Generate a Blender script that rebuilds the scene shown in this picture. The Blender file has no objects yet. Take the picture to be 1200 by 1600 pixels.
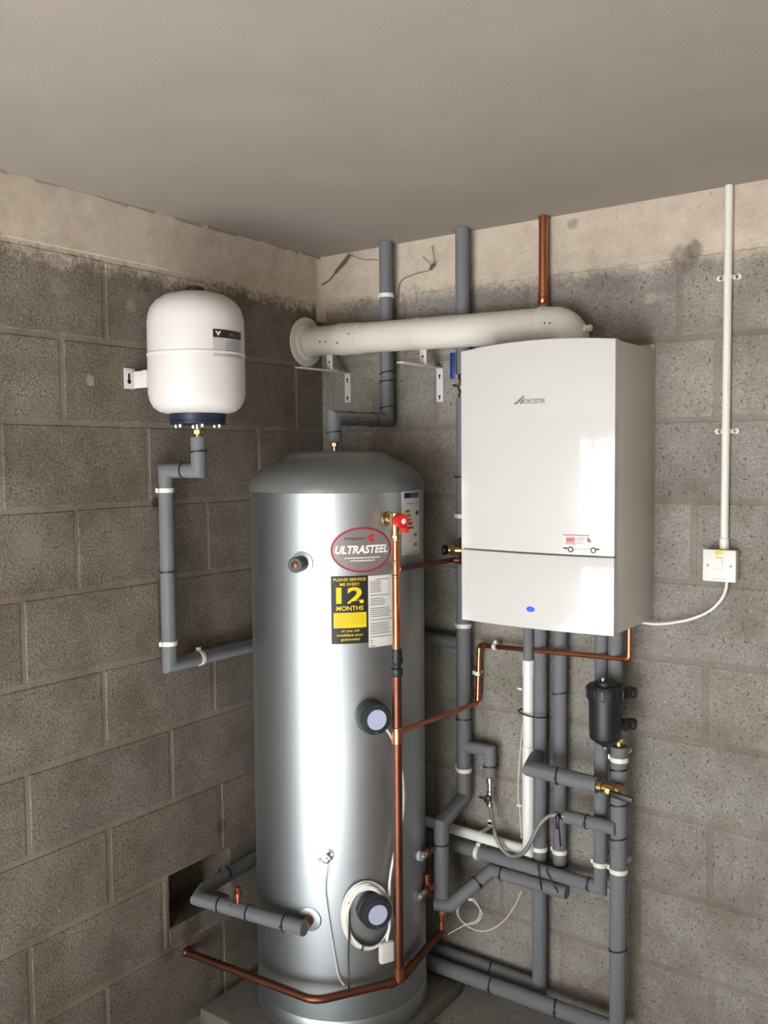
import bpy, bmesh, math, random
from mathutils import Vector, Matrix
random.seed(7)
V = Vector
SC = bpy.context.scene
COL = SC.collection
PI = math.pi

# ------------------------------------------------------------------ camera
FPX, YAW, PITCH, ROLL = 1423.7, -0.62233, -0.059385, -0.008379
CAM = V((2.0886, -2.5409, 1.7379))
cf = V((math.sin(YAW) * math.cos(PITCH), math.cos(YAW) * math.cos(PITCH), math.sin(PITCH)))
r0 = V((math.cos(YAW), -math.sin(YAW), 0))
u0 = r0.cross(cf)
cr = r0 * math.cos(ROLL) + u0 * math.sin(ROLL)
cu = u0 * math.cos(ROLL) - r0 * math.sin(ROLL)
cd = bpy.data.cameras.new('camera')
cd.sensor_fit = 'VERTICAL'
cd.sensor_height = 24.0
cd.lens = FPX * 24.0 / 1600.0
cd.clip_start = 0.02
co = bpy.data.objects.new('camera', cd)
COL.objects.link(co)
M = Matrix((cr, cu, -cf)).transposed().to_4x4()
M.translation = CAM
co.matrix_world = M
SC.camera = co

# ------------------------------------------------------------------ light and exposure
SC.view_settings.view_transform = 'Standard'
SC.view_settings.look = 'None'
SC.view_settings.gamma = 1.0
SC.view_settings.use_curve_mapping = False
SC.view_settings.exposure = 0.02
SC.cycles.use_denoising = True
SC.cycles.max_bounces = 10
SC.cycles.diffuse_bounces = 6
SC.cycles.glossy_bounces = 5
SC.cycles.caustics_reflective = False
SC.cycles.caustics_refractive = False
SC.cycles.sample_clamp_indirect = 20.0
wd = bpy.data.worlds.new('overcast_sky')
SC.world = wd
wd.use_nodes = True
wd.node_tree.nodes['Background'].inputs[0].default_value = (0.75, 0.87, 1.0, 1)
wd.node_tree.nodes['Background'].inputs[1].default_value = 1.0

CEIL = 2.45
ROOM_X, ROOM_Y = 3.3, -5.0
DOOR_X0, DOOR_X1, DOOR_Z = 0.2, 2.5, 1.95


def area(name, loc, sx, sy, power, col, rot):
    l = bpy.data.lights.new(name, 'AREA')
    l.shape = 'RECTANGLE'
    l.size, l.size_y = sx, sy
    l.energy = power
    l.color = col
    o = bpy.data.objects.new(name, l)
    o.location = loc
    o.rotation_euler = rot
    COL.objects.link(o)
    return o


# daylight entering by the open garage door opposite the boiler wall
DXC, DW, DM = (DOOR_X0 + DOOR_X1) / 2, DOOR_X1 - DOOR_X0, 0.95
area('daylight_from_drive', (DXC, ROOM_Y - 0.06, DM / 2), DW, DM, 112, (0.90, 0.96, 1.0), (PI / 2, 0, 0))
area('daylight_from_sky', (DXC, ROOM_Y - 0.06, (DM + DOOR_Z) / 2), DW, DOOR_Z - DM, 58, (1.0, 0.95, 0.90), (PI / 2, 0, 0))
# sunshine slanting through the same doorway on to the floor just inside it
sl = bpy.data.lights.new('sun', 'SUN')
sl.energy = 140
sl.angle = 0.01
sl.color = (0.87, 0.94, 1.0)
so_ = bpy.data.objects.new('sun', sl)
so_.rotation_euler = (math.radians(59.5), 0, 0)
COL.objects.link(so_)


# ------------------------------------------------------------------ from a photo pixel to a place
def ray(px, py):
    return cr * ((px - 600) / FPX) + cu * ((800 - py) / FPX) + cf


def RW(px, py, off=0.05):      # a point this far in front of the boiler wall
    d = ray(px, py)
    return CAM + d * ((-off - CAM.y) / d.y)


def LW(px, py, off=0.05):      # a point this far in front of the left wall
    d = ray(px, py)
    return CAM + d * ((off - CAM.x) / d.x)


def ZW(px, py, z):
    d = ray(px, py)
    return CAM + d * ((z - CAM.z) / d.z)


TC = V((0.342, -0.352, 0.05))
TR = 0.2645


def TK(px, py, off=0.0):       # a point this far outside the tank's side
    d = ray(px, py)
    ox, oy = CAM.x - TC.x, CAM.y - TC.y
    R = TR + off
    a = d.x * d.x + d.y * d.y
    b = 2 * (ox * d.x + oy * d.y)
    c = ox * ox + oy * oy - R * R
    q = b * b - 4 * a * c
    t = (-b - math.sqrt(max(q, 0))) / (2 * a)
    return CAM + d * t


# ------------------------------------------------------------------ materials
def lin(c):
    return tuple(((x / 255) / 12.92 if x / 255 <= 0.04045 else ((x / 255 + 0.055) / 1.055) ** 2.4) for x in c)


def mat(name, rgb, rough=0.5, metal=0.0, bump=0.0, bscale=80, var=0.0, vscale=20, coat=0.0, emit=0.0, spec=0.5):
    m = bpy.data.materials.new(name)
    m.use_nodes = True
    nt = m.node_tree
    b = nt.nodes['Principled BSDF']
    c = lin(rgb) + (1,)
    b.inputs['Base Color'].default_value = c
    b.inputs['Roughness'].default_value = rough
    b.inputs['Metallic'].default_value = metal
    b.inputs['Specular IOR Level'].default_value = spec
    b.inputs['Coat Weight'].default_value = coat
    b.inputs['Coat Roughness'].default_value = 0.06
    if emit:
        b.inputs['Emission Color'].default_value = c
        b.inputs['Emission Strength'].default_value = emit
    tc = nt.nodes.new('ShaderNodeTexCoord')
    n = nt.nodes.new('ShaderNodeTexNoise')
    n.inputs['Scale'].default_value = vscale
    n.inputs['Detail'].default_value = 5
    nt.links.new(tc.outputs['Object'], n.inputs['Vector'])
    mx = nt.nodes.new('ShaderNodeMix')
    mx.data_type = 'RGBA'
    mx.inputs['A'].default_value = tuple(x * (1 - var) for x in c[:3]) + (1,)
    mx.inputs['B'].default_value = tuple(min(1, x * (1 + var)) for x in c[:3]) + (1,)
    nt.links.new(n.outputs['Fac'], mx.inputs['Factor'])
    nt.links.new(mx.outputs['Result'], b.inputs['Base Color'])
    if bump:
        n2 = nt.nodes.new('ShaderNodeTexNoise')
        n2.inputs['Scale'].default_value = bscale
        n2.inputs['Detail'].default_value = 3
        nt.links.new(tc.outputs['Object'], n2.inputs['Vector'])
        bp = nt.nodes.new('ShaderNodeBump')
        bp.inputs['Strength'].default_value = bump
        bp.inputs['Distance'].default_value = 0.002
        nt.links.new(n2.outputs['Fac'], bp.inputs['Height'])
        nt.links.new(bp.outputs['Normal'], b.inputs['Normal'])
    return m


FOAM = mat('grey_foam', (108, 109, 112), 0.75, bump=0.25, bscale=300, var=0.12, vscale=14)
COPPER = mat('copper', (196, 124, 92), 0.30, 1.0, var=0.25, vscale=25)
OLDCOPPER = mat('dull_copper', (122, 78, 62), 0.45, 1.0, var=0.3, vscale=18)
BRASS = mat('brass', (180, 152, 104), 0.3, 1.0, var=0.2, vscale=60)
CHROME = mat('chrome', (205, 205, 200), 0.2, 1.0)
BRAID = mat('braided_steel', (165, 165, 160), 0.4, 0.8, bump=0.8, bscale=700)
STEEL = mat('satin_steel', (180, 185, 188), 0.43, 1.0, var=0.03, vscale=4)
LID = mat('grey_lid_paint', (112, 113, 112), 0.38, 0.25, bump=0.08, bscale=60)
GASKET = mat('dark_seam', (40, 42, 44), 0.6)
BLACK = mat('black_plastic', (26, 27, 30), 0.45)
CHAR = mat('charcoal_plastic', (44, 47, 52), 0.42)
NAVY = mat('navy_paint', (30, 38, 58), 0.4)
RED = mat('red_plastic', (200, 34, 36), 0.4)
BLUE = mat('blue_vinyl', (16, 48, 120), 0.4)
WPLAST = mat('white_plastic', (226, 222, 214), 0.4)
WPVC = mat('white_waste_pipe', (230, 229, 224), 0.35)
WPAINT = mat('white_gloss_paint', (211, 206, 203), 0.42, var=0.02, vscale=6)
FLUEW = mat('cream_flue_enamel', (214, 209, 198), 0.42, var=0.03, vscale=8)
BOILERW = mat('white_boiler_enamel', (203, 201, 198), 0.22, coat=1.0)
BOILERS = mat('white_boiler_side', (196, 190, 182), 0.3, coat=0.3)
CABLEW = mat('white_cable', (228, 225, 218), 0.45)
CREAM = mat('cream_cable', (205, 200, 180), 0.5)
PAPER = mat('white_paper', (218, 214, 208), 0.6)
SILVERP = mat('silver_foil', (150, 138, 137), 0.4, 0.45, var=0.1, vscale=40)
INK = mat('grey_ink', (120, 116, 114), 0.7)
DINK = mat('dark_ink', (45, 44, 44), 0.6)
YEL = mat('yellow_ink', (226, 200, 22), 0.55)
STKBLK = mat('black_sticker', (34, 33, 32), 0.45)
WHITEINK = mat('white_ink', (238, 236, 234), 0.5)
MAROON = mat('dark_red_ink', (150, 38, 48), 0.5)
PINKINK = mat('pale_red_ink', (206, 150, 152), 0.6)
EUBLUE = mat('blue_ink', (52, 88, 150), 0.5)
LAV = mat('lavender_label', (178, 182, 208), 0.5)
NEON = mat('amber_neon', (255, 120, 24), 0.4, emit=2.2)
LEDB = mat('blue_indicator', (30, 70, 255), 0.4, emit=1.4)
LOGOG = mat('grey_badge', (112, 110, 108), 0.4)
SCREW = mat('screw_steel', (120, 116, 110), 0.4, 0.8)
HOLE = mat('slot_dark', (30, 28, 26), 0.9)
DUST = mat('cobweb_grey', (96, 84, 72), 0.95)


SPOTS = {'B': [(tuple(RW(1018, 466, 0)), .022, (178, 168, 156), .8), (tuple(RW(1034, 463, 0)), .018, (170, 160, 148), .6), (tuple(RW(1066, 403, 0)), .042, (104, 94, 84), .55), (tuple(RW(895, 350, 0)), .02, (134, 120, 108), .6),
               (tuple(RW(1085, 390, 0)), .03, (104, 94, 84), .7), (tuple(RW(724, 485, 0)), .02, (176, 166, 154), .7)],
         'L': [(tuple(LW(48, 852, 0)), .05, (140, 130, 122), .5), (tuple(LW(141, 594, 0)), .016, (170, 160, 148), .7), (tuple(LW(205, 478, 0)), .02, (150, 138, 124), .7), (tuple(LW(92, 450, 0)), .03, (150, 138, 124), .5),
               (tuple(LW(245, 785, 0)), .022, (58, 48, 40), .8), (tuple(LW(300, 1452, 0)), .05, (66, 58, 52), .6), (tuple(LW(262, 1490, 0)), .035, (80, 72, 64), .5), (tuple(LW(345, 1290, 0)), .03, (80, 70, 60), .6), (tuple(LW(225, 445, 0)), .03, (84, 76, 68), .6)]}


def wall_material(name, rgb, side, mortar=False, bands=True):
    m = bpy.data.materials.new(name)
    m.use_nodes = True
    nt = m.node_tree
    N = nt.nodes.new
    L = nt.links.new
    b = nt.nodes['Principled BSDF']
    b.inputs['Roughness'].default_value = 0.92
    b.inputs['Specular IOR Level'].default_value = 0.2
    tc = N('ShaderNodeTexCoord')
    P = tc.outputs['Object']

    def noise(scale, detail=4, rough=0.6, vec=P):
        n = N('ShaderNodeTexNoise')
        n.inputs['Scale'].default_value = scale
        n.inputs['Detail'].default_value = detail
        n.inputs['Roughness'].default_value = rough
        L(vec, n.inputs['Vector'])
        return n.outputs['Fac']

    def ramp(fac, lo, hi):
        r = N('ShaderNodeMapRange')
        r.inputs['From Min'].default_value = lo
        r.inputs['From Max'].default_value = hi
        L(fac, r.inputs['Value'])
        return r.outputs['Result']

    def math_(op, a, c):
        n = N('ShaderNodeMath')
        n.operation = op
        for i, x in enumerate((a, c)):
            if isinstance(x, (int, float)):
                n.inputs[i].default_value = x
            else:
                L(x, n.inputs[i])
        return n.outputs[0]

    def mix(fac, a, c, blend='MIX'):
        n = N('ShaderNodeMix')
        n.data_type = 'RGBA'
        n.blend_type = blend
        for key, x in (('Factor', fac), ('A', a), ('B', c)):
            if isinstance(x, tuple):
                n.inputs[key].default_value = x if len(x) == 4 else x + (1,)
            elif isinstance(x, (int, float)):
                n.inputs[key].default_value = x
            else:
                L(x, n.inputs[key])
        return n.outputs['Result']

    base = lin(rgb)
    at = N('ShaderNodeAttribute')
    at.attribute_name = 'tone'
    dark = tuple(x * 0.78 for x in base)
    lite = tuple(min(1, x * 1.25) for x in base)
    c = mix(ramp(noise(7, 6, 0.65), 0.3, 0.7), dark, lite)
    grain = noise(190, 3, 0.7)
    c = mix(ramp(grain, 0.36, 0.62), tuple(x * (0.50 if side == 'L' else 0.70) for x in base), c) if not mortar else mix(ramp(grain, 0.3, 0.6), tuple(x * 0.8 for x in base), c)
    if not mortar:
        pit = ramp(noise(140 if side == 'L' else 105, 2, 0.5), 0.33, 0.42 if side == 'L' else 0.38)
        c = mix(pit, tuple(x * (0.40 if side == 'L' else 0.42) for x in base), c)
        lt = ramp(noise(140, 2, 0.5), 0.66, 0.7)
        c = mix(math_('MULTIPLY', lt, 0.5), c, tuple(min(1, x * 1.9) for x in base))
    c = mix(0.8, c, at.outputs['Color'], 'MULTIPLY')
    # damp, dirty patches
    c = mix(ramp(noise(4.5, 6, 0.7), 0.36, 0.56), mix(1.0, c, (0.74, 0.71, 0.67), 'MULTIPLY'), c)
    sx = N('ShaderNodeSeparateXYZ')
    L(P, sx.inputs[0])
    z = sx.outputs['Z']
    height = math_('ADD', noise(240, 4, 0.7), math_('MULTIPLY', noise(45, 3, 0.6), 0.7))
    if bands:
        # slapdash pale wash along the top of the wall with a ragged lower edge
        edge = math_('ADD', math_('MULTIPLY', noise(9, 5, 0.6), 0.10), math_('MULTIPLY', noise(55, 4, 0.7), 0.12))
        lvl = math_('ADD', z, edge)
        m1 = ramp(lvl, 2.355, 2.395)
        wash = mix(ramp(noise(14, 6, 0.7), 0.3, 0.7), lin((176, 160, 144)), lin((204, 190, 174)))
        wash = mix(ramp(noise(60, 4, 0.7), 0.25, 0.40), lin((150, 136, 122)), wash)
        c = mix(m1, c, wash)
        # drips and dabs of the wash below the edge
        mp = N('ShaderNodeMapping')
        mp.inputs['Scale'].default_value = (26, 26, 9)
        L(P, mp.inputs['Vector'])
        dab = ramp(noise(1.6, 3, 0.6, mp.outputs[0]), 0.70, 0.74)
        zone = math_('MULTIPLY', ramp(z, 1.95, 2.2), dab)
        c = mix(math_('MULTIPLY', zone, 0.55), c, lin((176, 164, 150)))
        height = math_('MULTIPLY', height, math_('SUBTRACT', 1.0, math_('MULTIPLY', m1, 0.75)))
    # single stains and dabs of their own shape, where they sit on the wall
    for (pos, rad, rgb_, amt) in SPOTS.get(side, ()):
        d = N('ShaderNodeVectorMath')
        d.operation = 'DISTANCE'
        L(P, d.inputs[0])
        d.inputs[1].default_value = pos
        dd = math_('ADD', d.outputs['Value'], math_('MULTIPLY', math_('SUBTRACT', noise(40, 4, 0.7), 0.5), rad * 1.6))
        k = N('ShaderNodeMapRange')
        k.inputs['From Min'].default_value = rad
        k.inputs['From Max'].default_value = rad * 0.55
        k.inputs['To Max'].default_value = amt
        L(dd, k.inputs['Value'])
        c = mix(k.outputs['Result'], c, lin(rgb_))
    L(c, b.inputs['Base Color'])
    bp = N('ShaderNodeBump')
    bp.inputs['Strength'].default_value = 0.75 if not mortar else 0.4
    bp.inputs['Distance'].default_value = 0.004
    L(height, bp.inputs['Height'])
    L(bp.outputs['Normal'], b.inputs['Normal'])
    return m


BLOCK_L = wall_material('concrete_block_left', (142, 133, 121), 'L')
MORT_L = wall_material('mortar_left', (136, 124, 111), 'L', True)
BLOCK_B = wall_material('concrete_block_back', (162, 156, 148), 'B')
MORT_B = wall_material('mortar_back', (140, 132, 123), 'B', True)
BLOCK_P = wall_material('concrete_plain', (150, 142, 130), 'P', bands=False)
SLABM = wall_material('paving_concrete', (122, 116, 109), 'P', True, bands=False)
FLOORM = wall_material('floor_concrete', (172, 167, 162), 'P', bands=False)
CEILM = mat('ceiling_skim', (143, 134, 125), 0.85, bump=0.3, bscale=120, var=0.10, vscale=5)


# ------------------------------------------------------------------ mesh helpers
class MB:
    def __init__(self):
        self.v, self.f, self.mi = [], [], []
        self.cur = 0
        self.tone = []

    def add(self, vs, fs, mi=None):
        o = len(self.v)
        self.v += [V(p) for p in vs]
        for f in fs:
            self.f.append([o + i for i in f])
            self.mi.append(self.cur if mi is None else mi)
        return self

    def box(self, a, b, bev=0.0):
        a, b = V(a), V(b)
        lo = V((min(a.x, b.x), min(a.y, b.y), min(a.z, b.z)))
        hi = V((max(a.x, b.x), max(a.y, b.y), max(a.z, b.z)))
        return self.obox((lo + hi) / 2, V((1, 0, 0)), V((0, 1, 0)), V((0, 0, 1)), (hi - lo) / 2, bev)

    def obox(self, c, ax, ay, az, h, bev=0.0, seg=2):
        bm = bmesh.new()
        bmesh.ops.create_cube(bm, size=2.0)
        for v in bm.verts:
            v.co = V((v.co.x * h[0], v.co.y * h[1], v.co.z * h[2]))
        if bev > 0:
            bmesh.ops.bevel(bm, geom=list(bm.edges), offset=bev, segments=seg, profile=0.5, affect='EDGES')
        bm.verts.ensure_lookup_table()
        self.add([c + ax * v.co.x + ay * v.co.y + az * v.co.z for v in bm.verts], [[v.index for v in f.verts] for f in bm.faces])
        bm.free()
        return self

    def lathe(self, c, axis, prof, n=40, caps=True):
        """prof: (radius, distance along axis)"""
        axis = V(axis).normalized()
        t = V((0, 0, 1)) if abs(axis.z) < 0.9 else V((1, 0, 0))
        a = axis.cross(t).normalized()
        b = axis.cross(a).normalized()
        c = V(c)
        vs, fs = [], []
        for (r, h) in prof:
            for k in range(n):
                w = 2 * PI * k / n
                vs.append(c + axis * h + (a * math.cos(w) + b * math.sin(w)) * max(r, 1e-5))
        for i in range(len(prof) - 1):
            for k in range(n):
                k2 = (k + 1) % n
                fs.append([i * n + k, i * n + k2, (i + 1) * n + k2, (i + 1) * n + k])
        if caps:
            fs.append(list(range(n))[::-1])
            m = (len(prof) - 1) * n
            fs.append([m + k for k in range(n)])
        return self.add(vs, fs)

    def cyl(self, a, b, r, n=28, r2=None, ch=0.0):
        a, b = V(a), V(b)
        h = (b - a).length
        r2 = r if r2 is None else r2
        if ch:
            p = [(r - ch, 0), (r, ch), (r2, h - ch), (r2 - ch, h)]
        else:
            p = [(r, 0), (r2, h)]
        return self.lathe(a, b - a, p, n)

    def tube(self, pts, r, n=20, closed=False):
        """sweep of a circle with mitred corners"""
        pts = [V(p) for p in pts]
        m = len(pts)
        vs, fs = [], []
        d0 = (pts[1] - pts[0]).normalized()
        t = V((0, 0, 1)) if abs(d0.z) < 0.9 else V((1, 0, 0))
        a = d0.cross(t).normalized()
        for i in range(m):
            if closed:
                di = (pts[i] - pts[i - 1]).normalized()
                do = (pts[(i + 1) % m] - pts[i]).normalized()
            else:
                di = (pts[i] - pts[i - 1]).normalized() if i > 0 else (pts[1] - pts[0]).normalized()
                do = (pts[i + 1] - pts[i]).normalized() if i < m - 1 else di
            if i == 0 and not closed:
                di = do
            # carry the frame along the incoming direction
            a = (a - di * a.dot(di)).normalized()
            b = di.cross(a)
            nrm = (di + do)
            nrm = nrm.normalized() if nrm.length > 1e-6 else di
            for k in range(n):
                w = 2 * PI * k / n
                off = (a * math.cos(w) + b * math.sin(w)) * r
                s = -off.dot(nrm) / max(0.25, di.dot(nrm))
                vs.append(pts[i] + off + di * s)
            q = do
            ax = di.cross(do)
            if ax.length > 1e-6:
                a = Matrix.Rotation(di.angle(do), 3, ax.normalized()) @ a
        for i in range(m if closed else m - 1):
            j = (i + 1) % m
            for k in range(n):
                k2 = (k + 1) % n
                fs.append([i * n + k, i * n + k2, j * n + k2, j * n + k])
        if not closed:
            fs.append(list(range(n))[::-1])
            fs.append([(m - 1) * n + k for k in range(n)])
        return self.add(vs, fs)

    def sphere(self, c, r, n=16, sc=(1, 1, 1)):
        bm = bmesh.new()
        bmesh.ops.create_uvsphere(bm, u_segments=n, v_segments=max(6, n // 2), radius=1)
        c = V(c)
        self.add([c + V((v.co.x * r * sc[0], v.co.y * r * sc[1], v.co.z * r * sc[2])) for v in bm.verts], [[v.index for v in f.verts] for f in bm.faces])
        bm.free()
        return self

    def build(self, name, m, parent=None, smooth=40):
        me = bpy.data.meshes.new(name)
        off = parent_world(parent)
        me.from_pydata([tuple(p - off) for p in self.v], [], self.f)
        ms = m if isinstance(m, (list, tuple)) else [m]
        for x in ms:
            me.materials.append(x)
        for p, k in zip(me.polygons, self.mi):
            p.material_index = k
        bm = bmesh.new()
        bm.from_mesh(me)
        bmesh.ops.recalc_face_normals(bm, faces=list(bm.faces))
        bm.to_mesh(me)
        bm.free()
        if smooth:
            me.polygons.foreach_set('use_smooth', [True] * len(me.polygons))
            me.set_sharp_from_angle(angle=math.radians(smooth))
        me.update()
        o = bpy.data.objects.new(name, me)
        COL.objects.link(o)
        if parent is not None:
            o.parent = parent
        return o


def parent_world(p):
    r = V((0, 0, 0))
    while p is not None:
        r = r + V(p.location)
        p = p.parent
    return r


def fillet(pts, r, n=6):
    pts = [V(p) for p in pts]
    out = [pts[0]]
    for i in range(1, len(pts) - 1):
        p, a, b = pts[i], pts[i - 1], pts[i + 1]
        u, w = (a - p), (b - p)
        ang = u.angle(w)
        if ang > PI - 0.02:
            out.append(p)
            continue
        t = min(r / math.tan(ang / 2), u.length * 0.48, w.length * 0.48)
        s, e = p + u.normalized() * t, p + w.normalized() * t
        for k in range(n + 1):
            x = k / n
            out.append(s * (1 - x) ** 2 + p * 2 * x * (1 - x) + e * x * x)
    out.append(pts[-1])
    return out


def spline(pts, n=8):
    pts = [V(p) for p in pts]
    q = [pts[0] * 2 - pts[1]] + pts + [pts[-1] * 2 - pts[-2]]
    out = []
    for i in range(1, len(q) - 2):
        a, b, c, d = q[i - 1:i + 3]
        for k in range(n):
            t = k / n
            out.append(0.5 * ((2 * b) + (c - a) * t + (2 * a - 5 * b + 4 * c - d) * t * t + (3 * b - a - 3 * c + d) * t ** 3))
    out.append(pts[-1])
    return out


def tag(o, label, cat, group=None, kind=None):
    if label:
        o['label'] = label
    if cat:
        o['category'] = cat
    if group:
        o['group'] = group
    if kind:
        o['kind'] = kind
    return o


def thing(name, label, cat, loc, group=None):
    o = bpy.data.objects.new(name, None)
    o.empty_display_size = 0.05
    o.location = V(loc)
    COL.objects.link(o)
    return tag(o, label, cat, group)


def tie(p, axis, r, par, tilt=0.1):
    """black cable tie strapped round a pipe"""
    axis = V(axis).normalized()
    t = V((0, 0, 1)) if abs(axis.z) < 0.9 else V((0, -1, 0))
    s = axis.cross(t).normalized()
    ax = (Matrix.Rotation(tilt, 3, t) @ axis)
    a = ax.cross(t).normalized()
    b = ax.cross(a).normalized()
    b_ = MB()
    n = 28
    R = r + 0.0012
    vs, fs = [], []
    for k in range(n):
        w = 2 * PI * k / n
        d = a * math.cos(w) + b * math.sin(w)
        k_ = 1 / max(0.5, math.sqrt(1 - (d.dot(axis)) ** 2))
        for (dr, h) in ((-0.001, -0.0022), (0.0012, -0.0022), (0.0012, 0.0022), (-0.001, 0.0022)):
            vs.append(V(p) + d * (R * k_ + dr) + axis * h)
    for k in range(n):
        for j in range(4):
            fs.append([k * 4 + j, k * 4 + (j + 1) % 4, ((k + 1) % n) * 4 + (j + 1) % 4, ((k + 1) % n) * 4 + j])
    b_.add(vs, fs)
    hd = a * random.choice((-1, 1))
    b_.obox(V(p) + hd * (R + 0.002), ax, hd, ax.cross(hd).normalized(), (0.004, 0.003, 0.0035), 0.0008)
    return b_.build('cable_tie', BLACK, par)


def clip(p, axis, r, wall, par, m=None, reach=None):
    """white plastic strap clip round a pipe with a stem to the wall"""
    axis, wall = V(axis).normalized(), V(wall).normalized()
    p = V(p)
    b = MB()
    b.lathe(p - axis * 0.0065, axis, [(r - 0.002, 0), (r + 0.0022, 0), (r + 0.0022, 0.013), (r - 0.002, 0.013)], 28, False)
    s = axis.cross(wall).normalized()
    L = (reach if reach else 0.02)
    b.obox(p + wall * (r + L / 2), axis, wall, s, (0.0045, L / 2, 0.004), 0.001)
    b.obox(p + s * (r + 0.004) + wall * 0.004, axis, wall, s, (0.0065, 0.005, 0.006), 0.001)
    return b.build('pipe_clip', m or WPLAST, par)


def nut(c, axis, r, h, m, par, name='hex_nut'):
    return MB().lathe(V(c) - V(axis).normalized() * h / 2, axis, [(r * .93, 0), (r, h * .12), (r, h * .88), (r * .93, h)], 6).build(name, m, par, smooth=20)


def text_mesh(s, size, bold=0.0, shear=0.0, spacing=1.0, xs=1.0):
    c = bpy.data.curves.new('lettering', 'FONT')
    c.body = s
    c.size = size
    c.align_x = 'CENTER'
    c.align_y = 'CENTER'
    c.offset = bold
    c.shear = shear
    c.space_character = spacing
    c.resolution_u = 3
    o = bpy.data.objects.new('lettering', c)
    COL.objects.link(o)
    dg = bpy.context.evaluated_depsgraph_get()
    me = o.evaluated_get(dg).to_mesh()
    vs = [(v.co.x * xs, v.co.y) for v in me.vertices]
    fs = [list(p.vertices) for p in me.polygons]
    o.evaluated_get(dg).to_mesh_clear()
    bpy.data.objects.remove(o)
    bpy.data.curves.remove(c)
    return vs, fs


class Flat:
    """artwork laid out in (u, v) metres and mapped on a surface"""
    def __init__(self, fn):
        self.fn = fn
        self.b = MB()

    def rect(self, u0, v0, u1, v1, w=0.0, mi=0, nu=6):
        vs, fs = [], []
        for i in range(nu + 1):
            u = u0 + (u1 - u0) * i / nu
            vs += [self.fn(u, v0, w), self.fn(u, v1, w)]
        for i in range(nu):
            fs.append([2 * i, 2 * i + 2, 2 * i + 3, 2 * i + 1])
        self.b.add(vs, fs, mi)
        return self

    def poly(self, pts, w=0.0, mi=0):
        self.b.add([self.fn(u, v, w) for u, v in pts], [list(range(len(pts)))], mi)
        return self

    def ellipse(self, u0, v0, a, c, w=0.0, mi=0, n=40):
        vs = [self.fn(u0, v0, w)]
        rings = 6
        for q in range(1, rings + 1):
            for k in range(n):
                t = 2 * PI * k / n
                vs.append(self.fn(u0 + a * q / rings * math.cos(t), v0 + c * q / rings * math.sin(t), w))
        fs = [[0, 1 + k, 1 + (k + 1) % n] for k in range(n)]
        for q in range(rings - 1):
            for k in range(n):
                i0, i1 = 1 + q * n + k, 1 + q * n + (k + 1) % n
                fs.append([i0, i1, i1 + n, i0 + n])
        self.b.add(vs, fs, mi)
        return self

    def text(self, s, u, v, size, w, mi, bold=0.0, shear=0.0, spacing=1.0, xs=1.0):
        vs, fs = text_mesh(s, size, bold, shear, spacing, xs)
        self.b.add([self.fn(u + a, v + c, w) for a, c in vs], fs, mi)
        return self

    def fit(self, s, u, v, wid, hei, w, mi, bold=0.0, shear=0.0):
        """lettering stretched to a given width and height, centred on (u, v)"""
        vs, fs = text_mesh(s, 1.0, bold, shear)
        x0, x1 = min(p[0] for p in vs), max(p[0] for p in vs)
        y0, y1 = min(p[1] for p in vs), max(p[1] for p in vs)
        vs = [(u + (p[0] - (x0 + x1) / 2) * wid / (x1 - x0), v + (p[1] - (y0 + y1) / 2) * hei / (y1 - y0)) for p in vs]
        self.b.add([self.fn(a, c, w) for a, c in vs], fs, mi)
        return self

    def build(self, name, mats, par):
        return self.b.build(name, mats, par, smooth=0)


# ================================================================== THE ROOM
MI_BLOCK, MI_MORT = 0, 1


def tone():
    t = random.uniform(0.84, 1.04)
    return (t * random.uniform(0.98, 1.02), t, t * random.uniform(0.97, 1.02), 1)


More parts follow.
